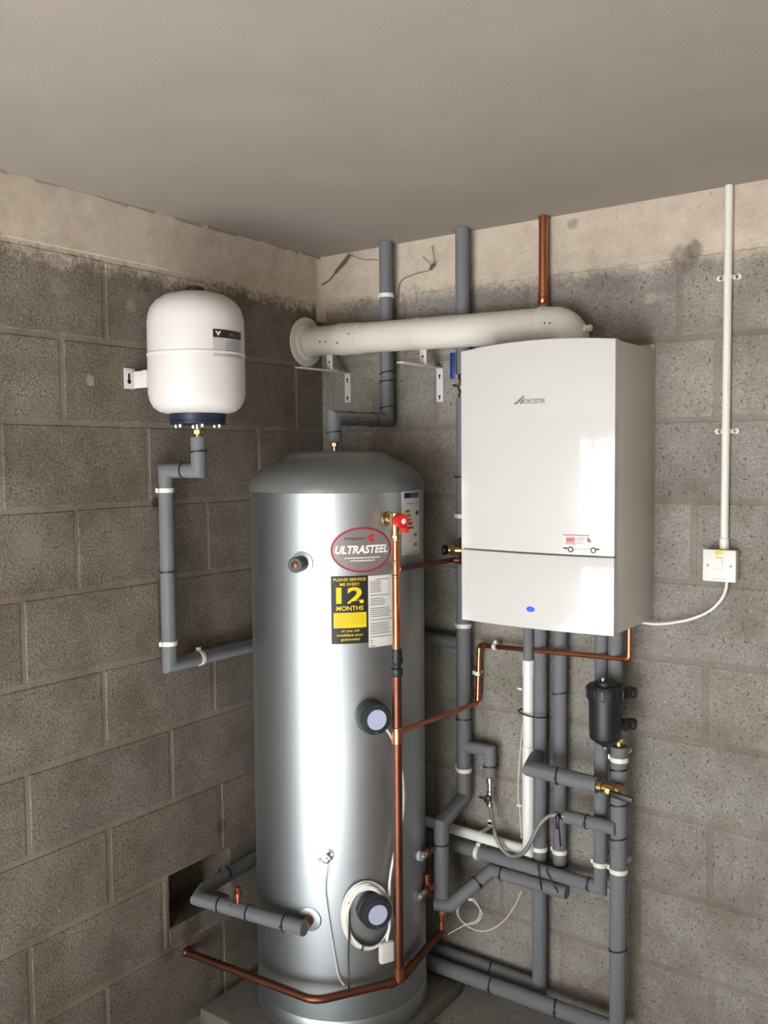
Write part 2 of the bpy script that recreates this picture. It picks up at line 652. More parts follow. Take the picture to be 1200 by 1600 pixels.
def block_wall(name, fn, u0, u1, courses, mats, proud, holes=()):
    """fn(u, z, w): w metres out of the wall.  courses: (z0, z1, [joint u ...]); holes: (u0, u1, z0, z1)"""
    b = MB()
    tones = []

    def quad(pts, mi, t):
        b.add([fn(*p) for p in pts], [[0, 1, 2, 3]], mi)
        tones.append(t)

    j = 0.0055
    for (z0, z1, joints) in courses:
        es = [u0 - 0.02] + sorted(joints) + [u1 + 0.02]
        for a, c in zip(es[:-1], es[1:]):
            a2, c2, y0, y1 = a + j, c - j, z0 + j, z1 - j
            spans = [(a2, c2, y0, y1)]
            for (h0, h1, g0, g1) in holes:
                new = []
                for (p, q, s, t_) in spans:
                    if h1 <= p or h0 >= q or g1 <= s or g0 >= t_:
                        new.append((p, q, s, t_))
                        continue
                    if p < h0 - 0.01:
                        new.append((p, h0, s, t_))
                    if q > h1 + 0.01:
                        new.append((h1, q, s, t_))
                    if s < g0 - 0.01:
                        new.append((max(p, h0), min(q, h1), s, g0))
                spans = new
            t = tone()
            for (p, q, s, t_) in spans:
                e = 0.004
                n0 = [(p, s, 0), (q, s, 0), (q, t_, 0), (p, t_, 0)]
                # slightly wobbly front arris
                w_ = [random.uniform(-0.0012, 0.0012) for _ in range(8)]
                n1 = [(p + e + w_[0], s + e + w_[1], proud), (q - e + w_[2], s + e + w_[3], proud), (q - e + w_[4], t_ - e + w_[5], proud), (p + e + w_[6], t_ - e + w_[7], proud)]
                quad(n1, MI_BLOCK, t)
                for k in range(4):
                    k2 = (k + 1) % 4
                    quad([n0[k], n0[k2], n1[k2], n1[k]], MI_BLOCK, t)
    # mortar bed behind, left open at the holes
    us = sorted({u0 - 0.02, u1 + 0.02} | {h for q in holes for h in q[:2]})
    zs = sorted({0.0, CEIL} | {h for q in holes for h in q[2:]})
    W = (1, 1, 1, 1)
    for a, c in zip(us[:-1], us[1:]):
        for s, t_ in zip(zs[:-1], zs[1:]):
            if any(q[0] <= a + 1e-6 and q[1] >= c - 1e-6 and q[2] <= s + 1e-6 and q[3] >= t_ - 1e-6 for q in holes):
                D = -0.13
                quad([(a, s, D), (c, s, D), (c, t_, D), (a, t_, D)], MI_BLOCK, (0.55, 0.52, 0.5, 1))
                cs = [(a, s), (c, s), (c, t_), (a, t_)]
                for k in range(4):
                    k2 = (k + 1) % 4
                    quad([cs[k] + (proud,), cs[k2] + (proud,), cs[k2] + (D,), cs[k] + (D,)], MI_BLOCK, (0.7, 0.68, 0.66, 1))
            else:
                quad([(a, s, 0.0015), (c, s, 0.0015), (c, t_, 0.0015), (a, t_, 0.0015)], MI_MORT, W)
    me = bpy.data.meshes.new(name)
    me.from_pydata([tuple(p) for p in b.v], [], b.f)
    for m in mats:
        me.materials.append(m)
    ca = me.color_attributes.new('tone', 'FLOAT_COLOR', 'CORNER')
    for p, mi, t in zip(me.polygons, b.mi, tones):
        p.material_index = mi
        for li in p.loop_indices:
            ca.data[li].color = t
    me.update()
    o = bpy.data.objects.new(name, me)
    COL.objects.link(o)
    o['kind'] = 'structure'
    return o


BED = [2.0615 - 0.225 * k for k in range(-1, 10)]          # bed joint heights, top down
# left wall, joint places read course by course from the photo (as y)
LJ = {0: [-0.933, -1.383, -0.483], 1: [-1.073, -0.61, -0.15], 2: [-0.797, -1.256, -0.34], 3: [-1.044, -0.573, -0.12], 4: [-1.21, -0.76, -0.31],
      5: [-0.97, -0.558, -0.12], 6: [-1.213, -0.735, -0.33], 7: [-0.966, -0.536, -0.1], 8: [-1.221, -0.78, -0.33], 9: [-0.99, -0.54, -0.1]}
cs = [(2.2865, CEIL + .01, [])]
for k in range(10):
    z1_ = BED[k]
    z0_ = BED[k + 1] if k < 9 else -0.01
    js = list(LJ[k])
    lo = min(js)
    while lo - 0.45 > ROOM_Y:
        lo -= 0.45
        js.append(lo)
    cs.append((max(z0_, -0.01), z1_, js))
HOLE_L = (-0.757, -0.50, 0.325, 0.4885)
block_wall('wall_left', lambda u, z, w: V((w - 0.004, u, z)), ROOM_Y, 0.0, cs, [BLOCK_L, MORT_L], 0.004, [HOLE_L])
RJ = {0: [1.274, 0.808, 0.36], 1: [1.376, 0.93, 0.48, 0.05], 2: [1.13, 0.68, 0.23], 3: [1.32, 0.87, 0.42], 4: [1.09, 0.64, 0.2],
      5: [1.358, 0.91, 0.46], 6: [1.10, 0.66, 0.22], 7: [1.377, 0.93, 0.47], 8: [1.171, 0.72, 0.27], 9: [1.385, 0.93, 0.47]}
cs = [(2.2865, CEIL + .01, [])]
for k in range(10):
    js = list(RJ[k])
    hi = max(js)
    while hi + 0.45 < ROOM_X:
        hi += 0.45
        js.append(hi)
    cs.append((max(BED[k + 1] if k < 9 else -0.01, -0.01), BED[k], js))
block_wall('wall_back', lambda u, z, w: V((u, 0.0025 - w, z)), 0.0, ROOM_X, cs, [BLOCK_B, MORT_B], 0.0035)


def plain(name, boxes, m):
    b = MB()
    for a, c in boxes:
        b.box(a, c)
    o = b.build(name, m, None, smooth=0)
    ca = o.data.color_attributes.new('tone', 'FLOAT_COLOR', 'CORNER')
    for d in ca.data:
        d.color = (1, 1, 1, 1)
    o['kind'] = 'structure'
    return o


T = 0.15
plain('floor', [((-T, ROOM_Y - T, -0.1), (ROOM_X + T, T, 0.0))], FLOORM)
plain('ceiling', [((-T, ROOM_Y - T, CEIL), (ROOM_X + T, T, CEIL + 0.1))], CEILM)
plain('wall_right', [((ROOM_X, ROOM_Y - T, 0), (ROOM_X + T, T, CEIL))], BLOCK_P)
plain('wall_front', [((-T, ROOM_Y - T, 0), (DOOR_X0, ROOM_Y, CEIL)), ((DOOR_X1, ROOM_Y - T, 0), (ROOM_X + T, ROOM_Y, CEIL)),
                     ((DOOR_X0, ROOM_Y - T, DOOR_Z), (DOOR_X1, ROOM_Y, CEIL))], BLOCK_P)

b = MB().box((0.585, ROOM_Y + .02, 0.01), (0.63, ROOM_Y + .85, DOOR_Z - .02), .004)  # unseen door leaf, added to split the doorway's reflection in the boiler front
dl = b.build('added_door_leaf', mat('grey_added_leaf', (150, 148, 146), .5))
dl['kind'] = 'structure'
# ragged plaster bead where the ceiling meets the left wall, and the plastered corner
b = MB()
y = -3.0
while y < -0.05:
    dy = random.uniform(.03, .14)
    d0, d1 = random.uniform(.001, .009), random.uniform(.001, .011)
    w = random.uniform(.003, .009)
    b.add([(0.0, y, CEIL), (0.0, y + dy, CEIL), (0.0, y + dy, CEIL - d1), (0.0, y, CEIL - d0), (w, y, CEIL), (w, y + dy, CEIL), (w, y + dy, CEIL - d1), (w, y, CEIL - d0)],
          [[4, 5, 6, 7], [3, 2, 6, 7], [0, 3, 7, 4], [1, 2, 6, 5]])
    y += dy + random.choice((0, 0, .02, .08))
b.build('trim_1', mat('plaster_bead', (150, 136, 122), .9, var=.2, vscale=30), None, smooth=0)['kind'] = 'structure'
b = MB()
rr = .03
vs, fs = [], []
for z in (2.22, CEIL):
    for k in range(9):
        w = PI / 2 * k / 8
        vs.append((rr - rr * math.sin(w), -rr + rr * math.cos(w), z))
for k in range(8):
    fs.append([k, k + 1, k + 10, k + 9])
b.add(vs, fs)
b.build('trim_2', mat('corner_plaster', (184, 168, 152), .9, var=.15, vscale=30), None)['kind'] = 'structure'
# paving slab
b = MB().box((0.036, -0.676, 0.001), (0.618, -0.079, 0.05), 0.006)
slab = b.build('paving_slab', SLABM)
ca = slab.data.color_attributes.new('tone', 'FLOAT_COLOR', 'CORNER')
for d in ca.data:
    d.color = (1, 1, 1, 1)
tag(slab, 'square grey concrete paving slab under the tall steel hot water tank', 'paving slab')

# ================================================================== HOT WATER TANK
tank = thing('hot_water_tank', 'tall silver steel hot water cylinder with grey domed lid standing in the corner', 'water tank', TC)
ZT = 1.641
b = MB()
b.lathe((TC.x, TC.y, 0), (0, 0, 1), [(TR, 0.118), (TR, 0.35), (TR, 0.6), (TR, 0.9), (TR, 1.2), (TR, 1.45), (TR, ZT)], 128)
b.build('cylinder_body', STEEL, tank)
b = MB()
b.lathe((TC.x, TC.y, 0), (0, 0, 1), [(TR - .01, 0.0505), (TR - 0.002, 0.056), (TR + 0.0015, 0.066), (TR + 0.0015, 0.112), (TR - 0.002, 0.1175)], 128)
tag(b.build('base_ring', STEEL, tank), 'steel base ring below a thin seam', None)
b = MB()
b.lathe((TC.x, TC.y, 0), (0, 0, 1), [(TR + .001, ZT - .001), (TR + 0.0035, ZT + .001), (TR + 0.0035, ZT + 0.016), (0.262, 1.672), (0.252, 1.688), (0.236, 1.703), (0.214, 1.717), (0.19, 1.729), (0.168, 1.738), (0.158, 1.745), (0.150, 1.752), (0.135, 1.757), (0.10, 1.7595), (0.0, 1.761)], 96)
tag(b.build('domed_lid', LID, tank), 'dark grey domed lid', None)


def tang(px, py):
    p = TK(px, py)
    return math.atan2(p.y - TC.y, p.x - TC.x), p.z


def tank_map(px, py):
    th0, z0 = tang(px, py)

    def f(u, v, w):
        t = th0 + u / TR
        return V((TC.x + (TR + 0.0006 + w) * math.cos(t), TC.y + (TR + 0.0006 + w) * math.sin(t), z0 + v))
    return f


def tank_span(x0, x1, y0, y1):
    """width and height in metres of a patch of the tank's side"""
    a, z0 = tang(x0, (y0 + y1) / 2)
    c, _ = tang(x1, (y0 + y1) / 2)
    xm = (x0 + x1) / 2
    return abs(c - a) * TR, abs(TK(xm, y0).z - TK(xm, y1).z)


def tnormal(p):
    return V((p.x - TC.x, p.y - TC.y, 0)).normalized()


# oval badge
tw, th_ = tank_span(519, 613, 824, 895)
fl = Flat(tank_map(566.5, 859))
a_, c_ = tw / 2, th_ / 2
fl.ellipse(0, 0, a_, c_, 0, 0)
fl.ellipse(0, 0, a_ * .935, c_ * .915, 0.0004, 1)
fl.fit('ULTRASTEEL', 0, 0.001, a_ * 1.72, 0.0235, 0.0008, 2, bold=0.034, shear=0.25)
fl.fit('kingspan', -a_ * .26, c_ * .50, a_ * .60, 0.0105, 0.0008, 3, bold=0.01)
for s in (1, -1):
    fl.poly([(0.010, c_ * .52 + s * 0.001), (0.034, c_ * .52 + s * 0.013), (0.031, c_ * .52 + s * 0.0025)][::s], 0.0008, 4)
for k, w_ in enumerate((0.052, 0.036)):
    fl.rect(-w_, -0.024 - k * .008, w_, -0.021 - k * .008, 0.0008, 5)
fl.build('oval_badge', [MAROON, SILVERP, WHITEINK, DINK, RED, PAPER], tank)['label'] = 'oval red bordered badge with white lettering'
# black and yellow service sticker
tw, th_ = tank_span(518, 576, 900, 1006)
fl = Flat(tank_map(547, 953))
a_, c_ = tw / 2, th_ / 2
fl.rect(-a_, -c_, a_, c_, 0, 0)
fl.fit('PLEASE SERVICE', 0, c_ * .895, a_ * 1.74, c_ * .085, 0.0006, 1, bold=0.012)
fl.fit('ME EVERY', 0, c_ * .755, a_ * 1.06, c_ * .085, 0.0006, 1, bold=0.012)
fl.fit('12', 0, c_ * .43, a_ * 1.46, c_ * .48, 0.0006, 1, bold=0.03)
fl.fit('MONTHS', 0, c_ * .05, a_ * 1.44, c_ * .135, 0.0006, 1, bold=0.015)
fl.rect(-a_ * .88, -c_ * .53, a_ * .88, -c_ * .08, 0.0006, 1)
for k in range(7):
    fl.rect(-a_ * .78, -c_ * (.13 + k * .055) - .0006, a_ * (.78 if k < 6 else -.1), -c_ * (.13 + k * .055) + .0004, 0.0009, 2)
for k, s in enumerate(('or you will', 'invalidate your', 'guarantee!')):
    fl.fit(s, 0, -c_ * (.625 + k * .125), a_ * (.96, 1.4, 1.0)[k], c_ * .095, 0.0006, 1, bold=0.010)
fl.build('service_sticker', [STKBLK, YEL, mat('olive_ink', (168, 148, 20), .6)], tank)['label'] = 'black sticker with yellow lettering'
# white data sheet
tw, th_ = tank_span(577, 620, 897, 1008)
fl = Flat(tank_map(598.5, 954))
a_, c_ = tw / 2, th_ / 2
fl.rect(-a_, -c_, a_, c_, 0, 0)
y = c_ * .88
fl.rect(-a_ * .5, y, a_ * .5, y + .002, 0.0005, 1)
for blk, (n_, sh_) in enumerate(((6, .45), (1, .8), (4, .6), (5, .9), (1, .9), (6, .85), (1, .9), (2, .1), (1, .2))):
    for k in range(n_):
        y -= 0.0058
        fl.rect(-a_ * .88, y, a_ * (-.88 + 1.76 * sh_ * random.uniform(.8, 1)), y + 0.0021, 0.0005, 1)
    y -= 0.004
fl.rect(a_ * .45, c_ * .40, a_ * .47, c_ * .86, 0.0005, 1)
fl.build('data_sheet', [PAPER, INK], tank)['label'] = 'white printed data label'
# energy label
tw, th_ = tank_span(628, 655.5, 766, 866)
fl = Flat(tank_map(643.5, 816))
a_, c_ = tw / 2, th_ / 2
fl.rect(-a_, -c_, a_, c_, 0, 0)
fl.rect(-a_ * .75, c_ * .76, a_ * .85, c_ * .93, 0.0005, 1)
fl.rect(-a_ * .72, c_ * .77, -a_ * .2, c_ * .92, 0.0007, 2)
for k in range(5):
    fl.rect(-a_ * .6, c_ * (.32 - .13 * k), a_ * (-.25 + .1 * k), c_ * (.39 - .13 * k), 0.0005, (3, 4, 4, 5, 5)[k])
fl.poly([(a_ * .8, c_ * .34), (a_ * .8, c_ * .22), (a_ * .5, c_ * .22), (a_ * .38, c_ * .28), (a_ * .5, c_ * .34)], 0.0005, 2)
fl.rect(-a_ * .55, c_ * .58, a_ * .3, c_ * .60, 0.0005, 6)
for k in range(2):
    fl.rect(a_ * .2, -c_ * (.45 + .3 * k), a_ * .55, -c_ * (.36 + .3 * k), 0.0005, 6)
fl.rect(-a_ * .7, -c_ * .95, a_ * .7, -c_ * .935, 0.0005, 6)
fl.build('energy_label', [PAPER, EUBLUE, STKBLK, mat('green_ink', (60, 110, 60), .6), mat('ochre_ink', (150, 140, 50), .6), RED, INK], tank)['label'] = 'white energy rating label with blue header'

# plugged spare port on the left
p = TK(472, 880)
n_ = tnormal(p)
MB().lathe(p, n_, [(0.034, -0.004), (0.033, 0.003), (0.02, 0.006)], 32).build('port_flange', STEEL, tank)
q = MB()
q.lathe(p, n_, [(0.022, 0.0), (0.022, 0.012), (0.0195, 0.013), (0.0195, 0.017), (0.022, 0.018), (0.022, 0.045), (0.019, 0.048)], 32)
q.build('spare_port', mat('grey_port_plastic', (72, 74, 76), .5), tank)['label'] = 'dark stub port with copper core'
MB().lathe(p, n_, [(0.0095, 0.046), (0.0095, 0.052), (0.008, 0.053)], 24).build('port_core', OLDCOPPER, tank)
# immersion thermostat caps
for i, (px, py) in enumerate(((578, 1117), (580, 1416))):
    p = TK(px, py)
    n_ = tnormal(p)
    cap = MB().lathe(p, n_, [(0.046, -0.006), (0.048, 0.004), (0.048, 0.022), (0.046, 0.024), (0.0465, 0.044), (0.043, 0.052), (0.03, 0.054)], 48).build('immersion_cap', CHAR, tank)
    MB().lathe(p, n_, [(0.0285, 0.0535), (0.0285, 0.0552)], 40).build('cap_label', LAV, cap)['label'] = 'round lavender label'
    MB().lathe(p - V((0, 0, 0.037)), n_, [(0.005, 0.053), (0.005, 0.0555)], 16).build('cap_screw', CHROME, cap)
# drain cock
p = TK(512, 1336)
n_ = tnormal(p)
dc = MB().lathe(p, n_, [(0.018, -0.002), (0.017, 0.004), (0.009, 0.006), (0.009, 0.02), (0.012, 0.021), (0.012, 0.03), (0.007, 0.031), (0.006, 0.036)], 24).build('drain_cock', CHROME, tank)
MB().cyl(p + n_ * 0.025, p + n_ * 0.025 + V((-0.022, -0.008, -0.006)), 0.004).build('drain_lever', CHROME, dc)
# lower left port (coil connection)
pl = TK(484, 1436)
n_ = tnormal(pl)
MB().lathe(pl, n_, [(0.036, -0.004), (0.034, 0.003), (0.018, 0.006)], 32).build('port_flange', STEEL, tank)
MB().lathe(pl, n_, [(0.0145, 0.0), (0.0145, 0.03), (0.016, 0.031), (0.016, 0.04)], 24).build('port_spigot', OLDCOPPER, tank)
# two ports at the right
for (px, py, ex, ey) in ((655, 1339, 684, 1348), (650, 1403, 684, 1412)):
    a0 = TK(px, py, 0)
    e0 = V((0.597, -0.215, a0.z - 0.004))
    d_ = e0 - a0
    pr = MB().cyl(a0, a0 + d_ * .5, 0.0105).build('side_port', CHROME, tank)
    nut(a0 + d_ * .5, d_, 0.018, 0.016, OLDCOPPER, pr)
    nut(a0 + d_ * .12, d_, 0.017, 0.010, CHROME, pr)
    MB().cyl(a0 + d_ * .5, a0 + d_ * .93, 0.0115).build('port_tail', COPPER, pr)
    if py > 1380:
        MB().cyl(a0 + d_ * .62, a0 + d_ * .62 + V((0, 0, .05)), .009, ch=.001).build('vent_stub', COPPER, pr)
# pressure and temperature relief valve with a red cap
p = TK(606, 812)
n_ = tnormal(p)
CV = TK(619.5, 1000, 0.050)                     # foot print of the vertical discharge pipe
zrv = p.z + 0.003
rv = MB().lathe((p.x, p.y, zrv), n_, [(0.021, 0), (0.020, 0.004), (0.013, 0.005), (0.013, 0.018), (0.016, 0.019), (0.016, 0.03)], 24).build('relief_valve', BRASS, tank)
nut(V((p.x, p.y, zrv)) + n_ * 0.026, n_, 0.0175, 0.012, BRASS, rv)
MB().cyl(V((CV.x, CV.y, zrv + 0.02)), V((CV.x, CV.y, zrv - 0.045)), 0.0155, ch=0.002).cyl(V((p.x, p.y, zrv)) + n_ * .028, V((CV.x, CV.y, zrv)), 0.0125).build('valve_body', BRASS, rv)
tdir = V((0.80, -0.35, -0.06)).normalized()
c0 = V((CV.x, CV.y, zrv + 0.001)) + tdir * 0.013
rc = MB().lathe(c0, tdir, [(0.016, 0), (0.0195, 0.003), (0.0195, 0.026), (0.0175, 0.03), (0.006, 0.031)], 24).build('red_cap', RED, rv)
MB().lathe(c0 + tdir * 0.03, tdir, [(0.009, 0.0), (0.006, 0.002)], 16).build('cap_mark', PAPER, rc)
MB().obox(c0 + tdir * 0.022 + V((0.008, 0, -0.024)), tdir, V((0, 1, 0)), V((0, 0, 1)), (0.017, 0.008, 0.007), 0.002).build('test_lever', RED, rc)

# ================================================================== BOILER
BX0, BX1, BZ0, BZ1 = 0.757, 1.2105, 1.022 + 0.25, 0.0
BZ0 = (RW(722, 968, .305).z + RW(958.5, 995, .305).z) / 2
BZ1 = (RW(722, 548, .305).z + RW(960, 530, .305).z) / 2
ZS = (RW(722, 856, .305).z + RW(957, 872, .305).z) / 2
BXC = (BX0 + BX1) / 2
BH = (BX1 - BX0) / 2
BOW, ARCH, BY = 0.019, 0.012, -0.296
boiler = thing('wall_boiler', 'white gloss wall-hung gas boiler with bowed front panel', 'boiler', (BXC, -0.001, BZ0))


def front_y(x):
    s = (x - BXC) / BH
    return -0.305 - BOW * (1 - s * s)


def top_z(x):
    s = (x - BXC) / BH
    return BZ1 + ARCH * (1 - s * s)


b = MB().box((BX0 + .001, -0.001, BZ0 + 0.002), (BX1 - .001, -0.283, BZ1 - 0.002), 0.002)
b.build('casing', BOILERS, boiler)


def bowed(z0, z1, arch, name):
    """a panel with a bowed front, returned edges and a thickness"""
    n = 28
    b = MB()
    vs, fs = [], []
    e = 0.0035
    for i in range(n + 1):
        x = BX0 + (BX1 - BX0) * i / n
        zt = (top_z(x) if arch else z1)
        yf = front_y(x)
        xi = min(max(x, BX0 + 0.0), BX1)
        vs += [V((xi, -0.2845, z0)), V((xi, yf + e, z0)), V((xi, yf + .0008, z0 + .001)), V((xi, yf, z0 + e)), V((xi, yf, zt - e)), V((xi, yf + .0008, zt - .001)), V((xi, yf + e, zt)), V((xi, -0.2845, zt))]
    m = 8
    for i in range(n):
        for k in range(m):
            k2 = (k + 1) % m
            fs.append([i * m + k, (i + 1) * m + k, (i + 1) * m + k2, i * m + k2])
    fs.append(list(range(m)))
    fs.append([n * m + k for k in range(m)][::-1])
    b.add(vs, fs)
    o = b.build(name, BOILERW, boiler, smooth=35)
    return o


upper = bowed(ZS + 0.0018, BZ1, True, 'front_panel')
lower = bowed(BZ0, ZS - 0.0018, False, 'control_flap')
lower['label'] = 'lower flap with a blue indicator'
MB().box((BX0 + .003, -0.284, BZ0 + .01), (BX1 - .003, -0.301, BZ1 - .01)).build('inner_chassis', LOGOG, boiler)
MB().box((BX0 + .02, -0.02, BZ1 - 0.004), (BX1 - .002, -0.004, BZ1 + 0.012)).build('hanging_rail', BOILERS, boiler)


def boiler_map(px, py):
    p = RW(px, py, 0.32)
    for _ in range(4):
        p = RW(px, py, -front_y(p.x))

    def f(u, v, w):
        x = p.x + u
        return V((x, front_y(x) - 0.0004 - w, p.z + v))
    return f


fl = Flat(boiler_map(827, 626))
fl.fit('WORCESTER', 0.009, -0.002, 0.074, 0.0125, 0.0002, 0, bold=0.02, shear=0.1)
fl.poly([(-0.046, -0.008), (-0.036, -0.008), (-0.014, 0.014), (-0.019, 0.014)], 0.0002, 0)
fl.poly([(-0.029, -0.008), (-0.022, -0.008), (-0.012, 0.014), (-0.015, 0.011)], 0.0002, 0)
fl.poly([(-0.046, -0.004), (-0.030, 0.0), (-0.033, -0.003), (-0.046, -0.007)], 0.0002, 0)
fl.build('maker_badge', [LOGOG], upper)['label'] = 'small grey lettered badge'
# the van shaped sticker
fl = Flat(boiler_map(907, 849))
fl.poly([(-0.046, 0.012), (-0.046, -0.016), (0.048, -0.016), (0.048, -0.004), (0.034, 0.004), (0.024, 0.020), (-0.044, 0.020)], 0.0002, 0)
fl.poly([(-0.046, 0.0195), (0.024, 0.0205), (0.024, 0.0225), (-0.046, 0.0215)], 0.0004, 1)
fl.rect(-0.040, -0.004, -0.014, 0.016, 0.0004, 2)
fl.text('24/7', -0.027, 0.008, 0.011, 0.0006, 1, bold=.0003)
for k in range(4):
    fl.rect(-0.010, 0.013 - .005 * k, 0.014 - .002 * k, 0.0152 - .005 * k, 0.0004, 2)
fl.poly([(0.018, 0.004), (0.030, 0.004), (0.022, 0.016), (0.018, 0.016)], 0.0004, 3)
for x in (-0.026, 0.034):
    fl.ellipse(x, -0.017, 0.0078, 0.0078, 0.0006, 4)
    fl.ellipse(x, -0.017, 0.0046, 0.0046, 0.0008, 0)
fl.rect(-0.046, -0.016, -0.034, -0.012, 0.0005, 4)
fl.rect(0.040, -0.016, 0.050, -0.012, 0.0005, 4)
fl.rect(-0.016, -0.0165, 0.024, -0.0145, 0.0005, 2)
fl.build('van_sticker', [PAPER, MAROON, PINKINK, INK, DINK], upper)['label'] = 'red and white van shaped sticker'
fl = Flat(boiler_map(829, 952))
fl.ellipse(0, 0, 0.0125, 0.0075, 0.0004, 0)
fl.build('indicator_light', [LEDB], lower)['label'] = 'lit blue oval indicator'

# ================================================================== FLUE
FY = -0.092


def flz(x):
    return 2.143 - 0.026 * x


flue = thing('flue_pipe', 'cream flue pipe running from boiler top to the left wall', 'flue', (BXC, FY, BZ1))
FR = 0.05
b = MB()
b.cyl((0.003, FY, flz(0)), (0.905, FY, flz(.905)), FR, 48)
b.build('flue_tube', FLUEW, flue)
axd = V((1, 0, -0.026)).normalized()
b = MB().lathe((0.001, FY, flz(0)), axd, [(0.083, 0), (0.085, 0.003), (0.084, 0.007), (0.064, 0.010), (0.056, 0.02), (0.051, 0.021)], 48)
b.build('wall_collar', FLUEW, flue)['label'] = 'round collar against the left wall'
x1 = RW(528, 530, .092).x
x2 = RW(537, 530, .092).x
b = MB().lathe((x1 - .01, FY, flz(x1 - .01)), axd, [(FR, 0), (FR + .001, .002), (FR + .001, 0.02), (FR + 0.0045, 0.024), (FR + 0.0045, 0.034), (FR + .003, 0.05), (FR + .0025, .11), (FR, .112)], 48)
b.build('joint_sleeve', FLUEW, flue)
xs2 = RW(650, 530, .092).x
MB().lathe((xs2, FY, flz(xs2)), axd, [(FR, 0), (FR + 0.002, 0.002), (FR + 0.002, 0.012), (FR, 0.014)], 48).build('joint_band', FLUEW, flue)
xs3 = RW(846, 505, .092).x
MB().lathe((xs3 - 0.004, FY, flz(xs3)), axd, [(FR, 0), (FR + 0.0045, 0.003), (FR + 0.0045, 0.016), (FR + .002, 0.02), (FR + .002, .03)], 48).build('joint_band', FLUEW, flue)
EX = 0.995
pts = [V((xs3 + .005, FY, flz(xs3)))]
R_ = 0.056
zc = flz(EX)
cc = V((EX - R_, FY, zc - R_))
for k in range(11):
    w = PI / 2 * (1 - k / 10)
    pts.append(cc + V((math.cos(w) * R_, 0, math.sin(w) * R_)))
pts.append(V((EX, FY, BZ1 - 0.002)))
MB().tube(pts, FR + .002, 40).build('flue_elbow', FLUEW, flue)
MB().lathe((EX, FY, BZ1 - 0.001), (0, 0, 1), [(0.075, 0), (0.073, 0.008), (0.055, 0.012)], 48).build('flue_base', FLUEW, flue)
pk = RW(923, 513, .095)
MB().lathe(V((EX + .045, FY - .01, pk.z)), (1, -0.15, 0), [(0.011, 0), (0.011, 0.004), (0.008, 0.005), (0.008, 0.012), (0.0095, 0.014), (0.009, 0.021), (0.004, 0.024)], 20).build('test_plug', WPLAST, flue)
for px, py in ((500, 534), (509, 534), (528, 536), (545, 522), (852, 505), (860, 505)):
    p = RW(px, py, FR - FY)
    MB().lathe((p.x, FY - FR - .0005 - (0.004 if 515 < px < 540 or px > 840 else .0015), p.z), (0, -1, 0), [(0.003, 0), (0.0025, 0.0015)], 12).build('flue_screw', SCREW, flue)

# brackets below it
for i, (px, yt, yb, xe, ye, lab) in enumerate(((544, 582, 629, 475, 572, 'white metal bracket under the flue near its wall collar'), (688, 574, 628, 625, 565, 'white metal bracket under the flue close to the boiler'))):
    t0, b0 = RW(px, yt, 0.0), RW(px, yb, 0.0)
    e_ = ZW(xe, ye, t0.z)
    br = thing('flue_bracket', lab, 'bracket', (t0.x, 0, b0.z), 'brackets under the flue')
    MB().box((t0.x - .0125, -0.0005, b0.z), (t0.x + .0125, -0.005, t0.z), 0.001).build('wall_plate', WPAINT, br)
    MB().box((t0.x - .0125, -0.0005, t0.z - .004), (t0.x + .0125, e_.y, t0.z), 0.001).build('bracket_arm', WPAINT, br)
    for fz in (.24, .84):
        zz = t0.z + (b0.z - t0.z) * fz
        MB().lathe((t0.x, -0.0052, zz), (0, -1, 0), [(0.004, 0), (0.004, 0.0006)], 16).box((t0.x - .002, -.0052, zz - .011), (t0.x + .002, -.0058, zz)).build('keyhole_slot', HOLE, br)
    tabz = flz(t0.x) - FR
    ty = FY - 0.01
    tb = MB()
    tb.obox(V((t0.x, ty, (t0.z + tabz) / 2)), V((1, 0, 0)), V((0, 1, 0.0)), V((0, 0, 1)), (0.0125, 0.0018, max(0.012, (tabz - t0.z) / 2)), 0.0008)
    tb.box((t0.x - .0125, ty, t0.z), (t0.x + .0125, ty + .03, t0.z + .003))
    tbo = tb.build('bracket_tab', WPAINT, br)
    MB().lathe((t0.x, ty - .0019, (t0.z + tabz) / 2 + .002), (0, -1, 0), [(0.0038, 0), (0.0038, 0.0005)], 14).build('tab_hole', HOLE, tbo)

# ================================================================== EXPANSION VESSEL
VX, VY, VRd = 0.168, -0.757, 0.134
vz1, vz0 = LW(306, 457, VX).z, LW(306, 647, VX).z
ves = thing('expansion_vessel', 'white pressure expansion vessel on the left wall above the tank', 'expansion vessel', (0.0, VY, vz0))
H = vz1 - vz0
zm = vz0 + 0.475 * H
prof = [(0.05, 0), (0.085, 0.001), (0.106, 0.007), (0.120, 0.018), (0.129, 0.034), (VRd, 0.056), (VRd, zm - vz0 - .003), (VRd + .0018, zm - vz0 - .001), (VRd + .0018, zm - vz0 + .004), (VRd - .0005, zm - vz0 + .006), (VRd - .0005, H - 0.085), (0.131, H - .066), (0.124, H - .046), (0.109, H - .027), (0.086, H - 0.012), (0.05, H - 0.003), (0.0, H)]
MB().lathe((VX, VY, vz0), (0, 0, 1), prof, 72).build('vessel_shell', WPAINT, ves)
MB().lathe((VX, VY, vz1 - .004), (0, 0, 1), [(0.026, 0), (0.026, 0.014), (0.022, 0.018), (0.0, 0.018)], 28).build('valve_cap', BLACK, ves)['label'] = 'black cap on top'
fz = vz0 - 0.030
MB().lathe((VX, VY, fz), (0, 0, 1), [(0.074, 0), (0.078, 0.003), (0.078, 0.008), (0.0745, 0.009), (0.0745, 0.012), (0.079, 0.013), (0.079, 0.030), (0.07, 0.031)], 48).build('base_flange', NAVY, ves)['label'] = 'dark blue bolted flange'
